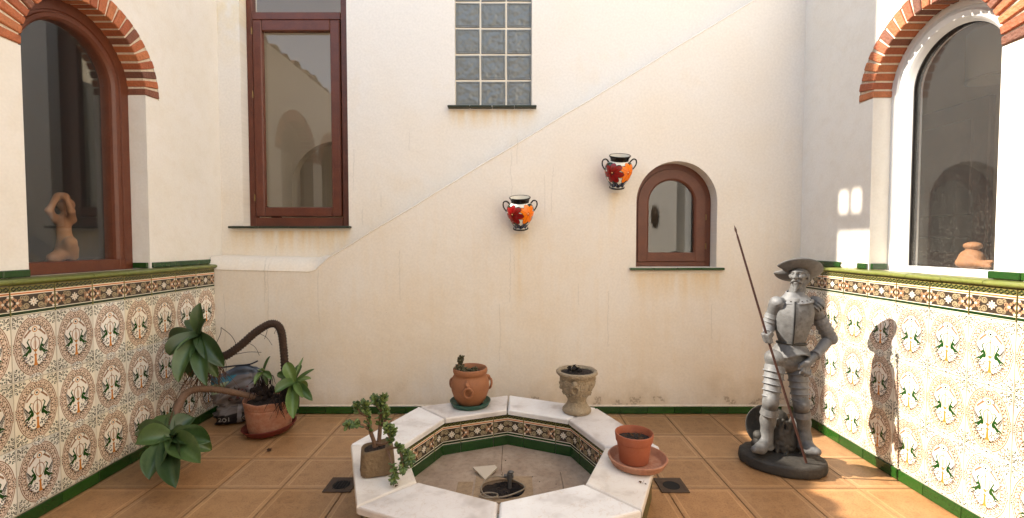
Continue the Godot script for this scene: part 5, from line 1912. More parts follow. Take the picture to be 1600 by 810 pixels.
	t.scale = Vector3(0.9, 0.94, 0.9)
	mb = MB.new()
	mb.lathe(v2([[0.0, 0.002], [0.070, 0.002], [0.073, 0.005], [0.086, 0.095], [0.087, 0.102], [0.092, 0.104], [0.097, 0.140], [0.096, 0.144], [0.091, 0.144], [0.087, 0.11], [0.085, 0.09]]), 40)
	put("pot", mb.mesh(), M.terracotta_red, t)
	mb = MB.new()
	mb.lathe(v2([[0.087, 0.108], [0.05, 0.112], [0.0, 0.114]]), 16)
	for k in mb.v.size():
		mb.v[k].y += frand(-0.002, 0.004)
	put("soil", mb.mesh(), M.soil, t)
	mb = MB.new()
	for k in 16:
		mb.add(shrivel(frand(0.01, 0.02)), Transform3D(Basis.from_euler(Vector3(frand(-1, 1), frand(0, 6), frand(-1, 1))), Vector3(frand(-0.05, 0.05), 0.117, frand(-0.05, 0.05))))
	put("dry_leaves", mb.mesh(), M.straw, t).set_meta("kind", "stuff")
	mb = MB.new()
	for k in 4:
		mb.tube(bend([Vector3(0.02 + k * 0.004, 0.11, 0.01), Vector3(0.022, 0.128, 0.01), Vector3(0.018 + k * 0.007, 0.146, 0.012)], 3), [0.0012], 4, false)
	put("dry_stalk", mb.mesh(), M.straw, t)


func shrivel(s: float) -> MB:
	# one curled dry leaf
	var mb := MB.new()
	var rr := []
	for i in 5:
		var t := i / 4.0
		var w := s * 0.4 * sin(PI * (0.1 + 0.85 * t))
		rr.append(PackedVector3Array([Vector3(-w, s * 0.25 * t * t + w * 0.5, s * (t - 0.5)), Vector3(0, s * 0.25 * t * t, s * (t - 0.5)), Vector3(w, s * 0.25 * t * t + w * 0.7, s * (t - 0.5))]))
	mb.rings(rr, false)
	return mb


func build_wall_pots() -> void:
	var k := 0
	for q in [[Vector3(0.063, 1.362, ZL), "lower painted wall pot with red and orange flowers, left of the other"], [Vector3(0.757, 1.658, ZL), "higher painted wall pot with red and orange flowers, near small arched window"]]:
		var t := thing("wall_pot", q[1], "wall pot", q[0], "painted pots hung on the back wall")
		var mat := uv_mat(paint_wall_pot(k == 1), 0.16)
		# hung so that the mouth leans out from the wall
		var turn := Transform3D(Basis.from_euler(Vector3(0.36 if k == 0 else 0.42, 0.0, 0.03 if k == 0 else 0.0)), Vector3(0, 0.012, 0.055))
		var mb := MB.new()
		mb.lathe(v2([[0.050, 0.010], [0.048, 0.020], [0.058, 0.038], [0.074, 0.060], [0.087, 0.085], [0.096, 0.115], [0.099, 0.142], [0.094, 0.168], [0.081, 0.189], [0.064, 0.202]]), 36, turn, 0.8, -PI / 2, PI * 1.5)
		put("body", mb.mesh(), mat, t)
		var black := plain(Color(0.02, 0.02, 0.025), 0.15)
		mb = MB.new()
		mb.lathe(v2([[0.0, 0.0], [0.050, 0.0], [0.056, 0.004], [0.056, 0.011], [0.050, 0.013]]), 30, turn, 0.8)
		put("foot", mb.mesh(), black, t)
		mb = MB.new()
		mb.lathe(v2([[0.063, 0.200], [0.063, 0.208], [0.070, 0.226], [0.076, 0.233], [0.077, 0.238], [0.073, 0.241], [0.069, 0.238]]), 32, turn, 0.8)
		put("neck", mb.mesh(), black, t)
		mb = MB.new()
		mb.lathe(v2([[0.070, 0.239], [0.062, 0.222], [0.054, 0.204], [0.06, 0.17], [0.05, 0.12], [0.0, 0.10]]), 32, turn, 0.8)
		put("glazed_inside", mb.mesh(), plain(Color(0.80, 0.78, 0.73), 0.2), t)
		for s in [-1.0, 1.0]:
			mb = MB.new()
			mb.tube(bend([Vector3(s * 0.074, 0.190, 0.0), Vector3(s * 0.094, 0.212, 0.0), Vector3(s * 0.116, 0.206, 0.0), Vector3(s * 0.120, 0.178, 0.0), Vector3(s * 0.108, 0.152, 0.0), Vector3(s * 0.088, 0.128, 0.0)], 5), [0.0055, 0.0048, 0.0045], 8)
			put("handle", mb.mesh(), black, t, turn)
		k += 1


func build_small_things() -> void:
	# drains
	for q in [[Vector3(-0.90, 0, -2.405), "square floor drain left of the basin"], [Vector3(0.838, 0, -2.40), "square rusty floor drain right of the basin"]]:
		var t := thing("floor_drain", q[1], "drain", q[0], "floor drains beside the basin")
		var mb := MB.new()
		for e in [[Vector3(0, 0.003, -0.064), Vector3(0.145, 0.006, 0.018)], [Vector3(0, 0.003, 0.064), Vector3(0.145, 0.006, 0.018)], [Vector3(-0.064, 0.003, 0), Vector3(0.018, 0.006, 0.109)], [Vector3(0.064, 0.003, 0), Vector3(0.018, 0.006, 0.109)]]:
			mb.box(Transform3D(Basis.IDENTITY, e[0]), e[1], 0.0015)
		put("frame", mb.mesh(), M.drain, t)
		mb = MB.new()
		mb.lathe(v2([[0.080, 0.0046], [0.050, 0.0044], [0.046, 0.0030], [0.044, 0.0016]]), 32)
		for k in mb.v.size():
			mb.v[k].x = clampf(mb.v[k].x, -0.056, 0.056)
			mb.v[k].z = clampf(mb.v[k].z, -0.056, 0.056)
		put("plate", mb.mesh(), M.drain, t)
		mb = MB.new()
		mb.lathe(v2([[0.0445, 0.0016], [0.036, 0.0006], [0.0, 0.0005]]), 28)
		put("outlet", mb.mesh(), plain(Color(0.03, 0.026, 0.022), 0.9), t)
		mb = MB.new()
		for k in 5:
			mb.box(mv(-0.032 + 0.016 * k, 0.0045, 0), Vector3(0.004, 0.003, 0.085), 0.001)
		if q[0].x < 0:
			put("grate", mb.mesh(), M.iron, t)
	# things lying in the basin
	var y := 0.037
	var mb2 := MB.new()
	var pts := PackedVector2Array()
	for q in [[738, 740], [774, 735.5], [779, 741], [761, 753]]:
		var w := at(q[0], q[1], -2.42)
		pts.append(Vector2((q[0] - 800) / FOCAL * 2.40, 0))
	var sh := PackedVector2Array([Vector2(-0.075, 0.045), Vector2(0.045, 0.062), Vector2(0.058, 0.04), Vector2(-0.002, -0.058)])
	mb2.slab(sh, 0.010, Transform3D(Basis(Vector3(1, 0, 0), Vector3(0, 0.16, -1).normalized(), Vector3(0, 1, 0.16).normalized()), Vector3.ZERO))
	var s := put("tile_shard", mb2.mesh(), plain(Color(0.72, 0.66, 0.58), 0.6), self, Transform3D(Basis.IDENTITY, Vector3(-0.138, 0.056, -2.432)))
	tag(s, "broken white tile shard lying in the basin beside the pump pit", "tile shard")
	var cable := thing("hose_loop", "pale thin hose coiled round the pump pit", "hose", Vector3(-0.045, y, -2.285))
	var path := []
	for k in 34:
		var a := -2.4 + k * 0.19
		path.append(Vector3(cos(a) * (0.108 + 0.004 * sin(a * 3.0)), 0.012 + 0.010 * sin(a * 2.0) + 0.008, sin(a) * 0.095))
	var m := MB.new()
	m.tube(path, [0.0036], 6)
	path = []
	for k in 26:
		var a := k * 0.26
		path.append(Vector3(-0.066 + cos(a) * 0.042, 0.010 + 0.012 * sin(a), 0.062 + sin(a) * 0.045))
	m.tube(path, [0.0042], 6)
	put("tubing", m.mesh(), plain(Color(0.52, 0.46, 0.38), 0.5), cable)
	var pipe := thing("water_pipe", "short upright pipe with tee rising from the pump pit", "pipe", Vector3(-0.012, 0.0, -2.365))
	m = MB.new()
	m.tube([Vector3(0, -0.03, 0), Vector3(0, 0.075, 0)], [0.011], 10)
	m.tube([Vector3(0, 0.055, 0), Vector3(0, 0.085, 0)], [0.0155], 10)
	m.tube([Vector3(-0.03, 0.07, 0), Vector3(0.02, 0.07, 0)], [0.009], 10)
	m.ball(Vector3(0.006, 0.09, 0), Vector3(0.018, 0.008, 0.014), 5, 8)
	put("pipe", m.mesh(), M.grey_pipe, pipe)
	m = MB.new()
	m.lathe(v2([[0.035, 0.0], [0.035, 0.05], [0.02, 0.055], [0.0, 0.055]]), 14, mv(0.04, -0.03, 0.06))
	m.box(Transform3D(Basis.from_euler(Vector3(0, 0.5, 0.1)), Vector3(-0.03, 0.0, 0.07)), Vector3(0.07, 0.008, 0.05), 0.002)
	put("pump", m.mesh(), M.iron, pipe)
	# stray dry leaves
	for q in [[Vector3(-1.50, 0.002, -2.80), "dry brown leaf on the floor in front of the agave pot"], [Vector3(0.545, 0.262, -1.93), "dark speck of leaf on the right side of the basin rim"], [Vector3(-0.49, 0.262, -1.91), "dry leaf crumbs on the basin rim by the jade plant"]]:
		m = MB.new()
		for k in 5:
			m.add(shrivel(frand(0.012, 0.03) if q[0].y < 0.1 else frand(0.006, 0.012)), Transform3D(Basis.from_euler(Vector3(frand(-0.4, 0.4), frand(0, 6), frand(-0.4, 0.4))), Vector3(frand(-0.02, 0.02), 0.002, frand(-0.015, 0.015))))
		tag(put("dry_leaf", m.mesh(), M.straw, self, Transform3D(Basis.IDENTITY, q[0])), q[1], "leaf")
	# hanging lamp in the right hand room
	var lamp := thing("hanging_lamp", "glass drum ceiling lamp inside the right window", "lamp", Vector3(2.98, 2.28, -2.88))
	m = MB.new()
	m.lathe(v2([[0.150, 0.0], [0.152, 0.30]]), 32)
	m.lathe(v2([[0.147, 0.30], [0.147, 0.0]]), 32)
	var lg: StandardMaterial3D = M.glass.duplicate()
	lg.albedo_color = Color(0.80, 0.77, 0.71, 0.6)
	lg.roughness = 0.3
	put("shade", m.mesh(), lg, lamp)
	m = MB.new()
	m.lathe(v2([[0.146, 0.0], [0.156, 0.002], [0.156, 0.010], [0.146, 0.010]]), 32)
	m.lathe(v2([[0.0, 0.03], [0.03, 0.032], [0.055, 0.045], [0.05, 0.06], [0.02, 0.07], [0.0, 0.07]]), 20)
	m.tube([Vector3(0, 0.06, 0), Vector3(0, 0.70, 0)], [0.007], 8)
	put("fitting", m.mesh(), plain(Color(0.55, 0.52, 0.47), 0.35, 0.6), lamp)
	# sun face on the right wall, seen in the small window's reflection
	var sun := thing("sun_ornament", "gilded sun face ornament with wavy rays on the right wall", "wall ornament", Vector3(2.10, 1.66, -0.25))
	m = MB.new()
	m.ball(Vector3.ZERO, Vector3(0.04, 0.11, 0.11), 8, 18)
	m.ball(Vector3(-0.04, 0.0, 0), Vector3(0.018, 0.03, 0.014), 5, 8)
	for e in [-1.0, 1.0]:
		m.ball(Vector3(-0.034, 0.03, 0.035 * e), Vector3(0.012, 0.012, 0.02), 5, 8)
	put("face", m.mesh(), M.gold, sun)
	for k in 12:
		var a := TAU * k / 12.0
		var d := Vector3(0, cos(a), sin(a))
		var o := Vector3(0, -sin(a), cos(a))
		m = MB.new()
		m.tube(bend([d * 0.09, d * 0.135 + o * 0.02, d * 0.17 - o * 0.012, d * 0.215], 4), [0.03, 0.026, 0.022, 0.02, 0.018, 0.017, 0.016, 0.014, 0.012, 0.010, 0.006, 0.003, 0.001], 8, true, 0.4, Vector3.RIGHT)
		put("ray", m.mesh(), M.gold, sun)


# ---------------------------------------------------------------- the figures on the window sills
func build_figures() -> void:
	var u := 0.00106
	var o := at(345 / 3.375, 240 + 572 / 3.375, -2.56)
	o.x = -2.56
	o = Vector3(-2.53, 1.166, -2.63)
	var t := thing("kneeling_figurine", "wooden figurine of a kneeling figure with raised arms behind left window", "figurine", o)
	var F := Field.new(Vector3(-0.09, -0.02, -0.14), Vector3(0.09, 0.42, 0.14), 0.006, 0.007)
	var w := func(x: float, y: float, d := 0.0) -> Vector3: return Vector3(d, (572 - y) * u, (345 - x) * u)
	F.blob(w.call(378, 262), Vector3(0.040, 0.041, 0.041))
	F.bone(w.call(352, 345), w.call(335, 400), 0.034, 0.026)
	F.bone(w.call(335, 400), w.call(372, 500), 0.028, 0.048)
	F.bone(w.call(375, 505), w.call(305, 462, 0.035), 0.042, 0.026)
	F.bone(w.call(305, 462, 0.035), w.call(370, 545, 0.03), 0.024, 0.018)
	F.bone(w.call(375, 510), w.call(290, 545, -0.035), 0.040, 0.026)
	F.bone(w.call(290, 545, -0.035), w.call(395, 552, -0.03), 0.022, 0.018)
	for e in [-1.0, 1.0]:
		F.bone(w.call(345, 345, 0.035 * e), w.call(292, 300, 0.045 * e), 0.020, 0.015)
		F.bone(w.call(292, 300, 0.045 * e), w.call(318, 225, 0.02 * e), 0.015, 0.014)
		F.blob(w.call(322, 220, 0.012 * e), Vector3(0.014, 0.018, 0.014))
	F.bone(w.call(352, 345), w.call(372, 300), 0.018, 0.016)
	F.bone(w.call(396, 290), w.call(402, 350), 0.014, 0.012, 0.003)
	F.bone(w.call(402, 350), w.call(415, 412), 0.012, 0.004, 0.003)
	var mb := MB.new()
	F.into(mb)
	put("body", mb.mesh(), M.clay_figure, t, Transform3D(Basis(Vector3.UP, 0.5), Vector3.ZERO))
	put("base", box_mesh(Vector3(0.13, 0.02, 0.20), 0.006), M.clay_figure, t, mv(0, -0.006, 0))
	mb = MB.new()
	mb.box(mv(-2.61, 1.10, -2.53), Vector3(0.19, 0.10, 0.74), 0.005)
	tag(put("window_ledge", mb.mesh(), M.room_dark, self), "dark inner ledge of the left arched window", "ledge")

	t = thing("clay_figure", "rounded clay figure with folded arms on right window ledge", "figurine", Vector3(2.43, 1.150, -2.455))
	F = Field.new(Vector3(-0.09, -0.03, -0.11), Vector3(0.09, 0.17, 0.16), 0.006, 0.006)
	F.blob(Vector3(0, 0.045, 0), Vector3(0.045, 0.050, 0.060))
	F.blob(Vector3(-0.01, 0.02, 0.0), Vector3(0.052, 0.034, 0.062))
	F.blob(Vector3(0, 0.112, 0.005), Vector3(0.034, 0.021, 0.044), Basis.IDENTITY, 0.003)
	F.bone(Vector3(-0.02, 0.02, 0.05), Vector3(-0.03, 0.015, 0.105), 0.018, 0.014)
	F.bone(Vector3(-0.03, 0.028, 0.09), Vector3(-0.02, 0.034, 0.125), 0.010, 0.008)
	F.bone(Vector3(-0.03, 0.010, 0.10), Vector3(-0.035, 0.008, 0.130), 0.010, 0.008)
	mb = MB.new()
	F.into(mb)
	put("body", mb.mesh(), M.clay_figure, t)
	mb = MB.new()
	mb.box(mv(2.49, 1.085, -2.41), Vector3(0.18, 0.09, 0.74), 0.005)
	tag(put("window_ledge", mb.mesh(), M.white_paint, self), "white inner ledge of the right arched window", "ledge")


# ---------------------------------------------------------------- the statue
func sp(x: float, y: float, z: float) -> Vector3:
	# a point measured on the statue's middle plane, moved along the sight line to depth z
	var s := (2.63 - z) / 2.63
	return Vector3((1.55 + x) * s - 1.55, 1.28 - (1.28 - y) * s, z)


func band(mb: MB, a: Vector3, b: Vector3, r0: float, r1: float, lip := 0.004) -> void:
	# one armour plate round a limb: flared lower edge with a bright lip
	var t := (b - a).normalized()
	mb.tube([a, a.lerp(b, 0.12), a.lerp(b, 0.75), a.lerp(b, 0.93), b, b - t * 0.001], [r0 * 0.96, r0, r1, r1 + lip, r1 + lip, r1 - 0.004], 18, false)


func build_statue() -> void:
	var c := Vector3(1.55, 0, -2.63)
	var t := thing("armoured_statue", "grey statue of a bearded man in armour with wide brimmed hat", "statue", c)
	# plinth
	var mb := MB.new()
	var rr := []
	var n := FastNoiseLite.new()
	n.seed = 77
	n.frequency = 5.0
	for q in [[0.0, 0.002], [0.95, 0.002], [0.985, 0.008], [1.0, 0.025], [0.985, 0.052], [0.955, 0.063], [0.90, 0.067], [0.5, 0.070], [0.0, 0.072]]:
		var r := PackedVector3Array()
		for j in 44:
			var a := TAU * j / 44.0
			var k: float = q[0] * (1.0 + 0.05 * n.get_noise_2d(cos(a), sin(a)))
			var p := Vector3(cos(a) * 0.225 * k, q[1], sin(a) * 0.172 * k)
			if q[1] > 0.06:
				p.y += n.get_noise_2d(p.x * 9, p.z * 9) * 0.010
			r.append(p)
		rr.append(r)
	mb.rings(rr)
	put("plinth", mb.mesh(), M.statue_dark, t, Transform3D(Basis(Vector3.UP, -0.42), Vector3(0, 0, 0)))

	# body
	var F := Field.new(Vector3(-0.24, 0.04, -0.15), Vector3(0.34, 1.06, 0.20), 0.006, 0.008)
	var hipl := sp(-0.045, 0.60, 0.0)
	var kneel := sp(-0.070, 0.365, 0.035)
	var ankl := sp(-0.090, 0.135, -0.005)
	var hipr := sp(0.078, 0.59, 0.0)
	var kneer := sp(0.106, 0.345, 0.035)
	var ankr := sp(0.132, 0.135, 0.02)
	F.bone(sp(0.025, 0.61, 0), sp(0.045, 0.70, 0), 0.068, 0.056)
	F.bone(sp(0.045, 0.70, 0), sp(0.05, 0.90, 0), 0.054, 0.074)
	F.bone(sp(-0.025, 0.925, -0.01), sp(0.13, 0.92, -0.01), 0.040, 0.040)
	F.bone(sp(0.055, 0.93, 0), sp(0.066, 1.02, 0.005), 0.044, 0.034)
	F.blob(sp(-0.045, 0.622, 0.0), Vector3(0.056, 0.046, 0.062))
	F.blob(sp(0.076, 0.615, 0.0), Vector3(0.056, 0.046, 0.062))
	F.bone(hipl, kneel, 0.048, 0.037)
	F.bone(kneel, sp(-0.082, 0.26, 0.0), 0.036, 0.038)
	F.bone(sp(-0.082, 0.26, 0.0), ankl, 0.038, 0.026)
	F.bone(ankl, sp(-0.12, 0.098, 0.05), 0.030, 0.028)
	F.bone(sp(-0.12, 0.096, 0.05), sp(-0.155, 0.090, 0.085), 0.028, 0.020)
	F.bone(ankl + Vector3(0, -0.03, -0.012), ankl + Vector3(0, 0.03, 0), 0.030, 0.033)
	F.bone(hipr, kneer, 0.048, 0.037)
	F.bone(kneer, sp(0.118, 0.25, 0.0), 0.036, 0.038)
	F.bone(sp(0.118, 0.25, 0.0), ankr, 0.038, 0.026)
	F.bone(ankr, sp(0.165, 0.092, 0.07), 0.030, 0.029)
	F.bone(sp(0.165, 0.090, 0.07), sp(0.205, 0.076, 0.10), 0.029, 0.021)
	F.bone(ankr + Vector3(0, -0.03, -0.012), ankr + Vector3(0, 0.03, 0), 0.030, 0.033)
	F.blob(kneel + Vector3(-0.004, 0.012, 0.026), Vector3(0.030, 0.034, 0.024))
	F.blob(kneer + Vector3(-0.002, 0.012, 0.026), Vector3(0.030, 0.034, 0.024))
	# arms
	var shl := sp(-0.052, 0.935, -0.01)
	var ell := sp(-0.088, 0.800, -0.045)
	var wrl := sp(-0.094, 0.748, 0.05)
	var shr := sp(0.155, 0.930, -0.01)
	var elr := sp(0.262, 0.735, -0.02)
	var wrr := sp(0.168, 0.622, 0.07)
	F.bone(shl, ell, 0.034, 0.028)
	F.bone(ell, wrl, 0.028, 0.021)
	F.bone(shr, elr, 0.034, 0.028)
	F.bone(elr, wrr, 0.028, 0.020)
	mb = MB.new()
	F.into(mb)
	# hands, each on a fine grid, joined to the same body mesh
	var hl := sp(-0.094, 0.737, 0.085)
	var G := Field.new(hl - Vector3(0.06, 0.06, 0.06), hl + Vector3(0.06, 0.06, 0.06), 0.003, 0.0032)
	var lan_d := (sp(-0.094, 0.737, 0.10) - Vector3(0.06, 0.08, 0.13)).normalized()
	G.bone(wrl, hl + Vector3(0.006, 0.004, -0.012), 0.021, 0.019)
	for k in 4:
		var q := hl + lan_d * (0.020 - 0.0135 * k) + Vector3(0.0, 0, 0.0)
		var fr: float = [0.0066, 0.0070, 0.0068, 0.0058][k]
		G.bone(q + Vector3(-0.017, 0, -0.008), q + Vector3(-0.021, 0, 0.014), fr + 0.001, fr)
		G.bone(q + Vector3(-0.021, 0, 0.014), q + Vector3(-0.004, -0.002, 0.026), fr, fr * 0.95)
		G.bone(q + Vector3(-0.004, -0.002, 0.026), q + Vector3(0.013, -0.002, 0.017), fr * 0.95, fr * 0.8)
	G.bone(hl + Vector3(0.014, 0.006, -0.008), hl + Vector3(0.020, 0.020, 0.010), 0.0085, 0.0075)
	G.bone(hl + Vector3(0.020, 0.020, 0.010), hl + Vector3(0.006, 0.032, 0.022), 0.0075, 0.006)
	G.into(mb)
	var hr := sp(0.135, 0.585, 0.092)
	G = Field.new(hr - Vector3(0.075, 0.08, 0.06), hr + Vector3(0.06, 0.06, 0.05), 0.003, 0.0034)
	G.bone(wrr, hr + Vector3(0.006, 0.006, -0.004), 0.019, 0.019)
	G.blob(hr + Vector3(-0.004, -0.008, 0.0), Vector3(0.024, 0.028, 0.013), Basis.from_euler(Vector3(0, 0, -0.7)))
	for k in 4:
		var s: Vector3 = hr + Vector3(-0.024 + 0.0135 * k, -0.012 - 0.0075 * k, 0.003)
		var l: float = [0.026, 0.029, 0.027, 0.021][k]
		var m: Vector3 = s + Vector3(-0.010, -l * 0.85, 0.010)
		G.bone(s, m, 0.0072, 0.0066)
		G.bone(m, m + Vector3(-0.006, -l * 0.62, -0.008), 0.0066, 0.0054)
	G.bone(hr + Vector3(-0.018, 0.008, 0.002), hr + Vector3(-0.040, -0.006, 0.006), 0.009, 0.0075)
	G.bone(hr + Vector3(-0.040, -0.006, 0.006), hr + Vector3(-0.050, -0.024, 0.008), 0.0075, 0.006)
	G.into(mb)
	# head
	var hb := Basis(Vector3.UP, -0.85) * Basis(Vector3.RIGHT, -0.08)
	var hc := sp(0.078, 1.088, 0.005)
	var H := Field.new(hc - Vector3(0.085, 0.115, 0.085), hc + Vector3(0.085, 0.075, 0.085), 0.0032, 0.0042)
	var h := func(x: float, y: float, z: float) -> Vector3: return hc + hb * Vector3(x, y, z)
	H.blob(h.call(0, 0.016, -0.008), Vector3(0.043, 0.050, 0.052), hb)
	H.bone(h.call(0, 0.0, 0.016), h.call(0, -0.044, 0.026), 0.033, 0.021)
	H.bone(h.call(0, -0.046, 0.032), h.call(0, -0.086, 0.050), 0.017, 0.006)
	H.bone(h.call(0, 0.020, 0.049), h.call(0, -0.010, 0.066), 0.0062, 0.0085, 0.003)
	for s in [-1.0, 1.0]:
		H.bone(h.call(0.006 * s, 0.022, 0.048), h.call(0.030 * s, 0.024, 0.036), 0.0072, 0.006, 0.003)
		H.bone(h.call(0.020 * s, -0.006, 0.038), h.call(0.034 * s, 0.002, 0.022), 0.013, 0.012)
		H.bone(h.call(0.003 * s, -0.024, 0.053), h.call(0.018 * s, -0.032, 0.048), 0.0062, 0.005, 0.002)
		H.bone(h.call(0.018 * s, -0.032, 0.048), h.call(0.032 * s, -0.046, 0.036), 0.005, 0.0025, 0.002)
		H.blob(h.call(0.045 * s, 0.0, -0.006), Vector3(0.007, 0.018, 0.011), hb, 0.002)
		H.blob(h.call(0.009 * s, -0.010, 0.058), Vector3(0.0065, 0.005, 0.007), hb, 0.002)
	H.bone(h.call(0, -0.040, 0.046), h.call(0, -0.040, 0.047), 0.007, 0.007, 0.002)
	H.bone(h.call(0, -0.03, -0.012), h.call(0, -0.12, -0.010), 0.032, 0.034)
	H.blob(h.call(0, -0.012, -0.032), Vector3(0.046, 0.048, 0.032), hb)
	for s in [-1.0, 1.0]:
		H.cut(h.call(0.018 * s, 0.010, 0.055), Vector3(0.0115, 0.0075, 0.012), hb)
	for s in [-1.0, 1.0]:
		H.blob(h.call(0.017 * s, 0.011, 0.041), Vector3(0.0085, 0.0062, 0.0075), hb, 0.0015)
	H.cut(h.call(0, -0.034, 0.058), Vector3(0.014, 0.0022, 0.010), hb)
	H.into(mb)
	put("body", mb.mesh(), M.statue, t)

	# hat: a shallow dish with a bite out of its brim
	mb = MB.new()
	rr = []
	for q in [[0.0, 0.052], [0.024, 0.049], [0.042, 0.038], [0.053, 0.018], [0.060, 0.006], [0.085, 0.002], [0.120, 0.008], [0.148, 0.022], [0.154, 0.023], [0.155, 0.018], [0.148, 0.013], [0.120, 0.0], [0.085, -0.006], [0.058, -0.003], [0.048, 0.015], [0.0, 0.030]]:
		var r := PackedVector3Array()
		for j in 64:
			var a := TAU * j / 64.0
			var d := absf(angle_difference(a, 3.35)) / 0.22
			var k := 1.0 - 0.36 * exp(-d * d * d * d) if q[0] > 0.07 else 1.0
			r.append(Vector3(cos(a) * q[0] * k, q[1], sin(a) * q[0] * k))
		rr.append(r)
	mb.rings(rr)
	put("hat", mb.mesh(), M.statue, t, Transform3D(Basis.from_euler(Vector3(-0.60, 0.0, -0.20)).scaled(Vector3.ONE * 0.79), sp(0.074, 1.108, -0.005)))

	# breastplate, turned a little to the left
	var yaw := Basis(Vector3.UP, -0.42)
	mb = MB.new()
	rr = []
	for q in [[0.700, 0.058, 0.052, 0.042], [0.715, 0.065, 0.060, 0.043], [0.74, 0.075, 0.070, 0.044], [0.79, 0.088, 0.086, 0.046], [0.84, 0.101, 0.093, 0.048], [0.885, 0.103, 0.088, 0.050], [0.92, 0.098, 0.078, 0.052], [0.95, 0.080, 0.064, 0.054], [0.968, 0.060, 0.052, 0.057]]:
		var r := PackedVector3Array()
		for j in 40:
			var a := TAU * j / 40.0
			var z := sin(a)
			var p := Vector3(cos(a) * q[1], 0, z * q[2])
			if z > 0:
				p.z += 0.010 * exp(-pow(p.x / 0.02, 2))
			r.append(sp(q[3], q[0], 0) + yaw * p)
		rr.append(r)
	mb.rings(rr, true, true, true)
	put("breastplate", mb.mesh(), M.statue, t)
	mb = MB.new()
	var path := []
	for q in [[0.705, 0.044, 0.069], [0.74, 0.045, 0.087], [0.79, 0.046, 0.101], [0.84, 0.048, 0.104], [0.885, 0.050, 0.099], [0.92, 0.052, 0.088], [0.95, 0.054, 0.073]]:
		path.append(sp(q[1], q[0], 0) + yaw * Vector3(-0.004, 0, q[2]))
	mb.tube(path, [0.0045], 6)
	put("front_seam", mb.mesh(), plain(Color(0.10, 0.10, 0.10), 0.8), t)
	# collar with rivets
	mb = MB.new()
	var cc := sp(0.058, 0.950, 0.0)
	var cb := Basis.from_euler(Vector3(0.16, -0.42, 0.06))
	mb.lathe(v2([[0.040, 0.052], [0.043, 0.055], [0.052, 0.036], [0.070, 0.018], [0.090, 0.004], [0.094, 0.0], [0.092, -0.005], [0.075, -0.004]]), 36, Transform3D(cb, cc), 0.86)
	put("collar", mb.mesh(), M.statue_light, t)
	for k in 9:
		var a := PI * (k + 0.5) / 9.0
		mb = MB.new()
		mb.ball(Vector3.ZERO, Vector3(0.004, 0.004, 0.004), 4, 6)
		put("rivet", mb.mesh(), M.statue_dark, t, Transform3D(Basis.IDENTITY, cc + cb * Vector3(cos(a) * 0.080, 0.012, sin(a) * 0.070)))
	# peplum and belt
	mb = MB.new()
	rr = []
	for q in [[0.716, 0.062, 0.056], [0.712, 0.069, 0.062], [0.700, 0.073, 0.066], [0.672, 0.088, 0.080], [0.645, 0.104, 0.091], [0.634, 0.108, 0.094], [0.632, 0.104, 0.090], [0.65, 0.094, 0.082]]:
		var r := PackedVector3Array()
		for j in 48:
			var a := TAU * j / 48.0
			var k := 1.0 + (0.03 * sin(a * 8.0) if q[0] < 0.68 else 0.0)
			var p := Vector3(cos(a) * q[1] * k, 0, sin(a) * q[2] * k)
			var dip := 0.026 * pow(maxf(0.0, sin(a + 0.5)), 6.0) if q[0] < 0.66 else 0.0
			r.append(sp(0.040, q[0] + dip, 0) + yaw * p)
		rr.append(r)
	mb.rings(rr)
	put("armour_skirt", mb.mesh(), M.statue, t)
	mb = MB.new()
	path = []
	for j in 33:
		var a := TAU * j / 32.0
		path.append(sp(0.042, 0.708, 0) + yaw * Vector3(cos(a) * 0.071, 0.004 * sin(a), sin(a) * 0.064))
	mb.tube(path, [0.007], 7, false)
	put("belt", mb.mesh(), M.statue_dark, t)
	# shoulder plates
	for q in [[shl + Vector3(0.008, 0.000, 0.004), Vector3(0.036, 0.034, 0.048), 0.62], [shr + Vector3(0.010, -0.004, 0.008), Vector3(0.046, 0.046, 0.056), -0.75]]:
		mb = MB.new()
		for k in 3:
			var f := 1.0 - 0.07 * k
			var g := Basis(Vector3(0, 0, 1), q[2])
			var prof := []
			for e in 9:
				var a := PI / 2 - e * 0.19
				prof.append(Vector2(cos(a), sin(a)))
			var r3 := []
			for p in prof:
				var r := PackedVector3Array()
				for j in 26:
					var a := TAU * j / 26.0
					r.append(q[0] + g * Vector3(p.x * cos(a) * q[1].x * f, p.y * q[1].y * f - 0.016 * k + 0.006, p.x * sin(a) * q[1].z * f))
				r3.append(r)
			r3.reverse()
			mb.rings(r3)
		put("shoulder_plate", mb.mesh(), M.statue_light, t)
	# plates down the arms and thighs
	for k in 4:
		mb = MB.new()
		band(mb, shr.lerp(elr, 0.40 + 0.125 * k), shr.lerp(elr, 0.54 + 0.125 * k), 0.0375 - 0.001 * k, 0.0385 - 0.001 * k, 0.0045)
		put("arm_plate", mb.mesh(), M.statue_light, t)
	for k in 3:
		mb = MB.new()
		band(mb, shl.lerp(ell, 0.42 + 0.16 * k), shl.lerp(ell, 0.60 + 0.16 * k), 0.0345, 0.0355, 0.0045)
		put("arm_plate", mb.mesh(), M.statue_light, t)
	for e in [[hipl, kneel], [hipr, kneer]]:
		for k in 5:
			mb = MB.new()
			var f := 0.10 + 0.155 * k
			band(mb, e[0].lerp(e[1], f), e[0].lerp(e[1], f + 0.165), 0.0535 - 0.0030 * k, 0.0535 - 0.003 * k, 0.006)
			put("thigh_plate", mb.mesh(), M.statue_light, t)
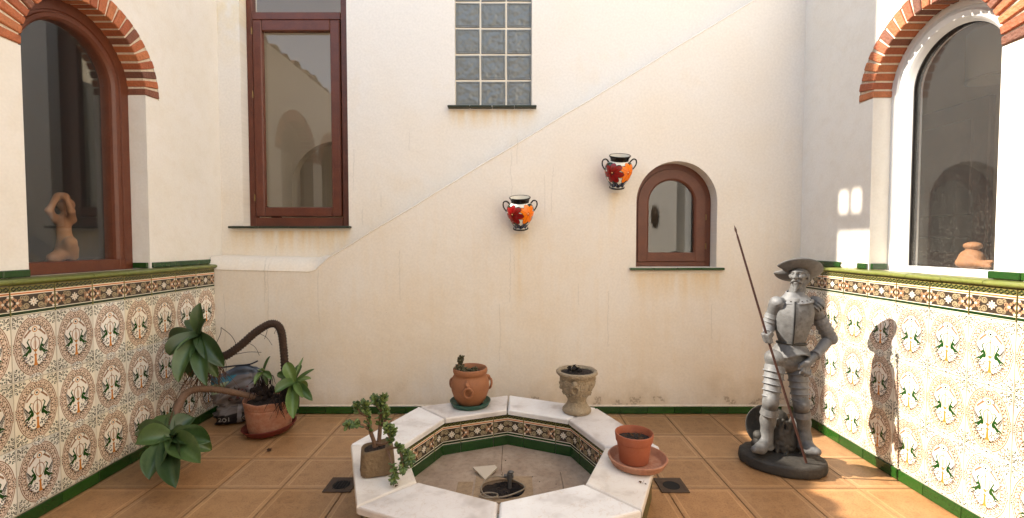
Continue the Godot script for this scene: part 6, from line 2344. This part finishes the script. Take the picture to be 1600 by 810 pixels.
	# elbows, cuffs
	for q in [[elr, wrr, 0.034], [ell, wrl, 0.030]]:
		mb = MB.new()
		mb.ball(q[0] + Vector3(0.004, 0, 0.004), Vector3(q[2], q[2], q[2]), 8, 14)
		mb.ball(q[0] + Vector3(0.0, -0.004, 0.020), Vector3(q[2] * 0.86, q[2] * 0.9, q[2] * 0.75), 8, 12)
		put("elbow_plate", mb.mesh(), M.statue_light, t)
		mb = MB.new()
		band(mb, q[0].lerp(q[1], 0.22), q[0].lerp(q[1], 0.90), 0.030, 0.0235, 0.005)
		put("forearm_plate", mb.mesh(), M.statue_light, t)
	# boot cuffs and straps
	for q in [[ankl, kneel], [ankr, kneer]]:
		mb = MB.new()
		band(mb, q[0].lerp(q[1], 0.10), q[0].lerp(q[1], -0.12), 0.034, 0.040, 0.004)
		put("boot_cuff", mb.mesh(), M.statue, t)
		mb = MB.new()
		band(mb, q[0].lerp(q[1], 0.86), q[0].lerp(q[1], 0.70), 0.043, 0.046, 0.003)
		put("knee_band", mb.mesh(), M.statue, t)
	# shield leaning behind the leg
	mb = MB.new()
	mb.lathe(v2([[0.0, -0.026], [0.05, -0.022], [0.095, -0.006], [0.118, 0.006], [0.124, 0.012], [0.122, 0.017], [0.112, 0.012], [0.06, -0.010], [0.0, -0.016]]), 40)
	put("shield", mb.mesh(), M.statue_dark, t, Transform3D(Basis.from_euler(Vector3(1.25, 0, 0.25)), sp(-0.082, 0.225, -0.075)))
	# heap between the legs: a curly fleece and a helmet
	F = Field.new(Vector3(-0.20, 0.04, -0.16), Vector3(0.17, 0.34, 0.10), 0.006, 0.004)
	F.blob(Vector3(0.03, 0.12, -0.05), Vector3(0.085, 0.10, 0.07), Basis.IDENTITY, 0.008)
	F.blob(Vector3(0.02, 0.235, -0.08), Vector3(0.060, 0.060, 0.045), Basis.IDENTITY, 0.008)
	for k in 90:
		var a := frand(0.1, PI - 0.1)
		var f := frand(0.0, 1.0)
		var q := Vector3(0.03 + cos(a) * 0.085 * (1.0 - 0.4 * f), 0.075 + 0.19 * f, -0.05 + sin(a) * 0.072 * (1.0 - 0.5 * f))
		F.bone(q, q + Vector3(frand(-0.02, 0.02), frand(-0.03, -0.01), frand(0, 0.01)), 0.009, 0.006, 0.0025)
	F.blob(Vector3(-0.135, 0.115, -0.01), Vector3(0.034, 0.034, 0.036))
	F.blob(Vector3(-0.125, 0.165, -0.02), Vector3(0.028, 0.028, 0.028))
	F.bone(Vector3(-0.16, 0.10, 0.01), Vector3(-0.11, 0.095, 0.03), 0.012, 0.012, 0.002)
	mb = MB.new()
	F.into(mb)
	put("fleece_heap", mb.mesh(), M.statue_dark, t)

	# the lance in its hand
	var foot := c + sp(0.102, 0.02, 0.13) + Vector3(0, 0.03, 0)
	foot = Vector3(1.612, 0.074, -2.502)
	var grip := c + hl + Vector3(-0.004, 0, 0.008)
	var tip := at(1147.5, 352, -2.585)
	var l := thing("lance", "thin brown lance with pointed head held by the statue", "lance", foot)
	mb = MB.new()
	mb.tube([Vector3.ZERO, grip - foot, (grip - foot).lerp(tip - foot, 0.9)], [0.0065, 0.0065, 0.0055], 8)
	put("shaft", mb.mesh(), M.lance, l)
	mb = MB.new()
	var dd := (tip - grip).normalized()
	mb.tube([tip - foot - dd * 0.085, tip - foot - dd * 0.06, tip - foot - dd * 0.045, tip - foot - dd * 0.028, tip - foot], [0.006, 0.009, 0.007, 0.013, 0.001], 8, true, 0.5)
	put("spearhead", mb.mesh(), M.lance, l)


func _ready() -> void:
	rng.seed = 20
	var cam := Camera3D.new()
	cam.position = EYE
	cam.rotation.x = -TILT
	cam.fov = rad_to_deg(2.0 * atan(405.0 / FOCAL))
	cam.near = 0.05
	cam.far = 300.0
	add_child(cam)
	var we := WorldEnvironment.new()
	var env := Environment.new()
	env.background_mode = Environment.BG_SKY
	var sky := Sky.new()
	var sm := ProceduralSkyMaterial.new()
	sm.sky_top_color = Color(0.62, 0.69, 0.79)
	sm.sky_horizon_color = Color(0.86, 0.87, 0.87)
	sm.sky_curve = 0.2
	sm.energy_multiplier = 1.0
	sm.ground_bottom_color = Color(0.32, 0.27, 0.22)
	sm.ground_horizon_color = Color(0.55, 0.52, 0.48)
	sky.sky_material = sm
	env.sky = sky
	env.tonemap_mode = Environment.TONE_MAPPER_LINEAR
	env.tonemap_exposure = 2.95
	env.sdfgi_enabled = true
	env.ssao_enabled = true
	env.ssil_enabled = true
	we.environment = env
	add_child(we)
	var sun := DirectionalLight3D.new()
	sun.light_color = Color(1.0, 0.955, 0.89)
	sun.light_energy = 1.4
	sun.light_angular_distance = 0.5
	sun.shadow_enabled = true
	var dir := Vector3(0.457, -0.375, 0.055).normalized()
	sun.transform = Transform3D(Basis.looking_at(dir, Vector3.UP), Vector3(-6, 6, -4))
	add_child(sun)

	make_materials()
	build_floor()
	build_back_wall()
	build_left_wall()
	build_right_wall()
	build_front_wall()
	build_basin()
	build_agave()
	build_bag()
	build_jade()
	build_pots()
	build_wall_pots()
	build_small_things()
	build_figures()
	build_statue()
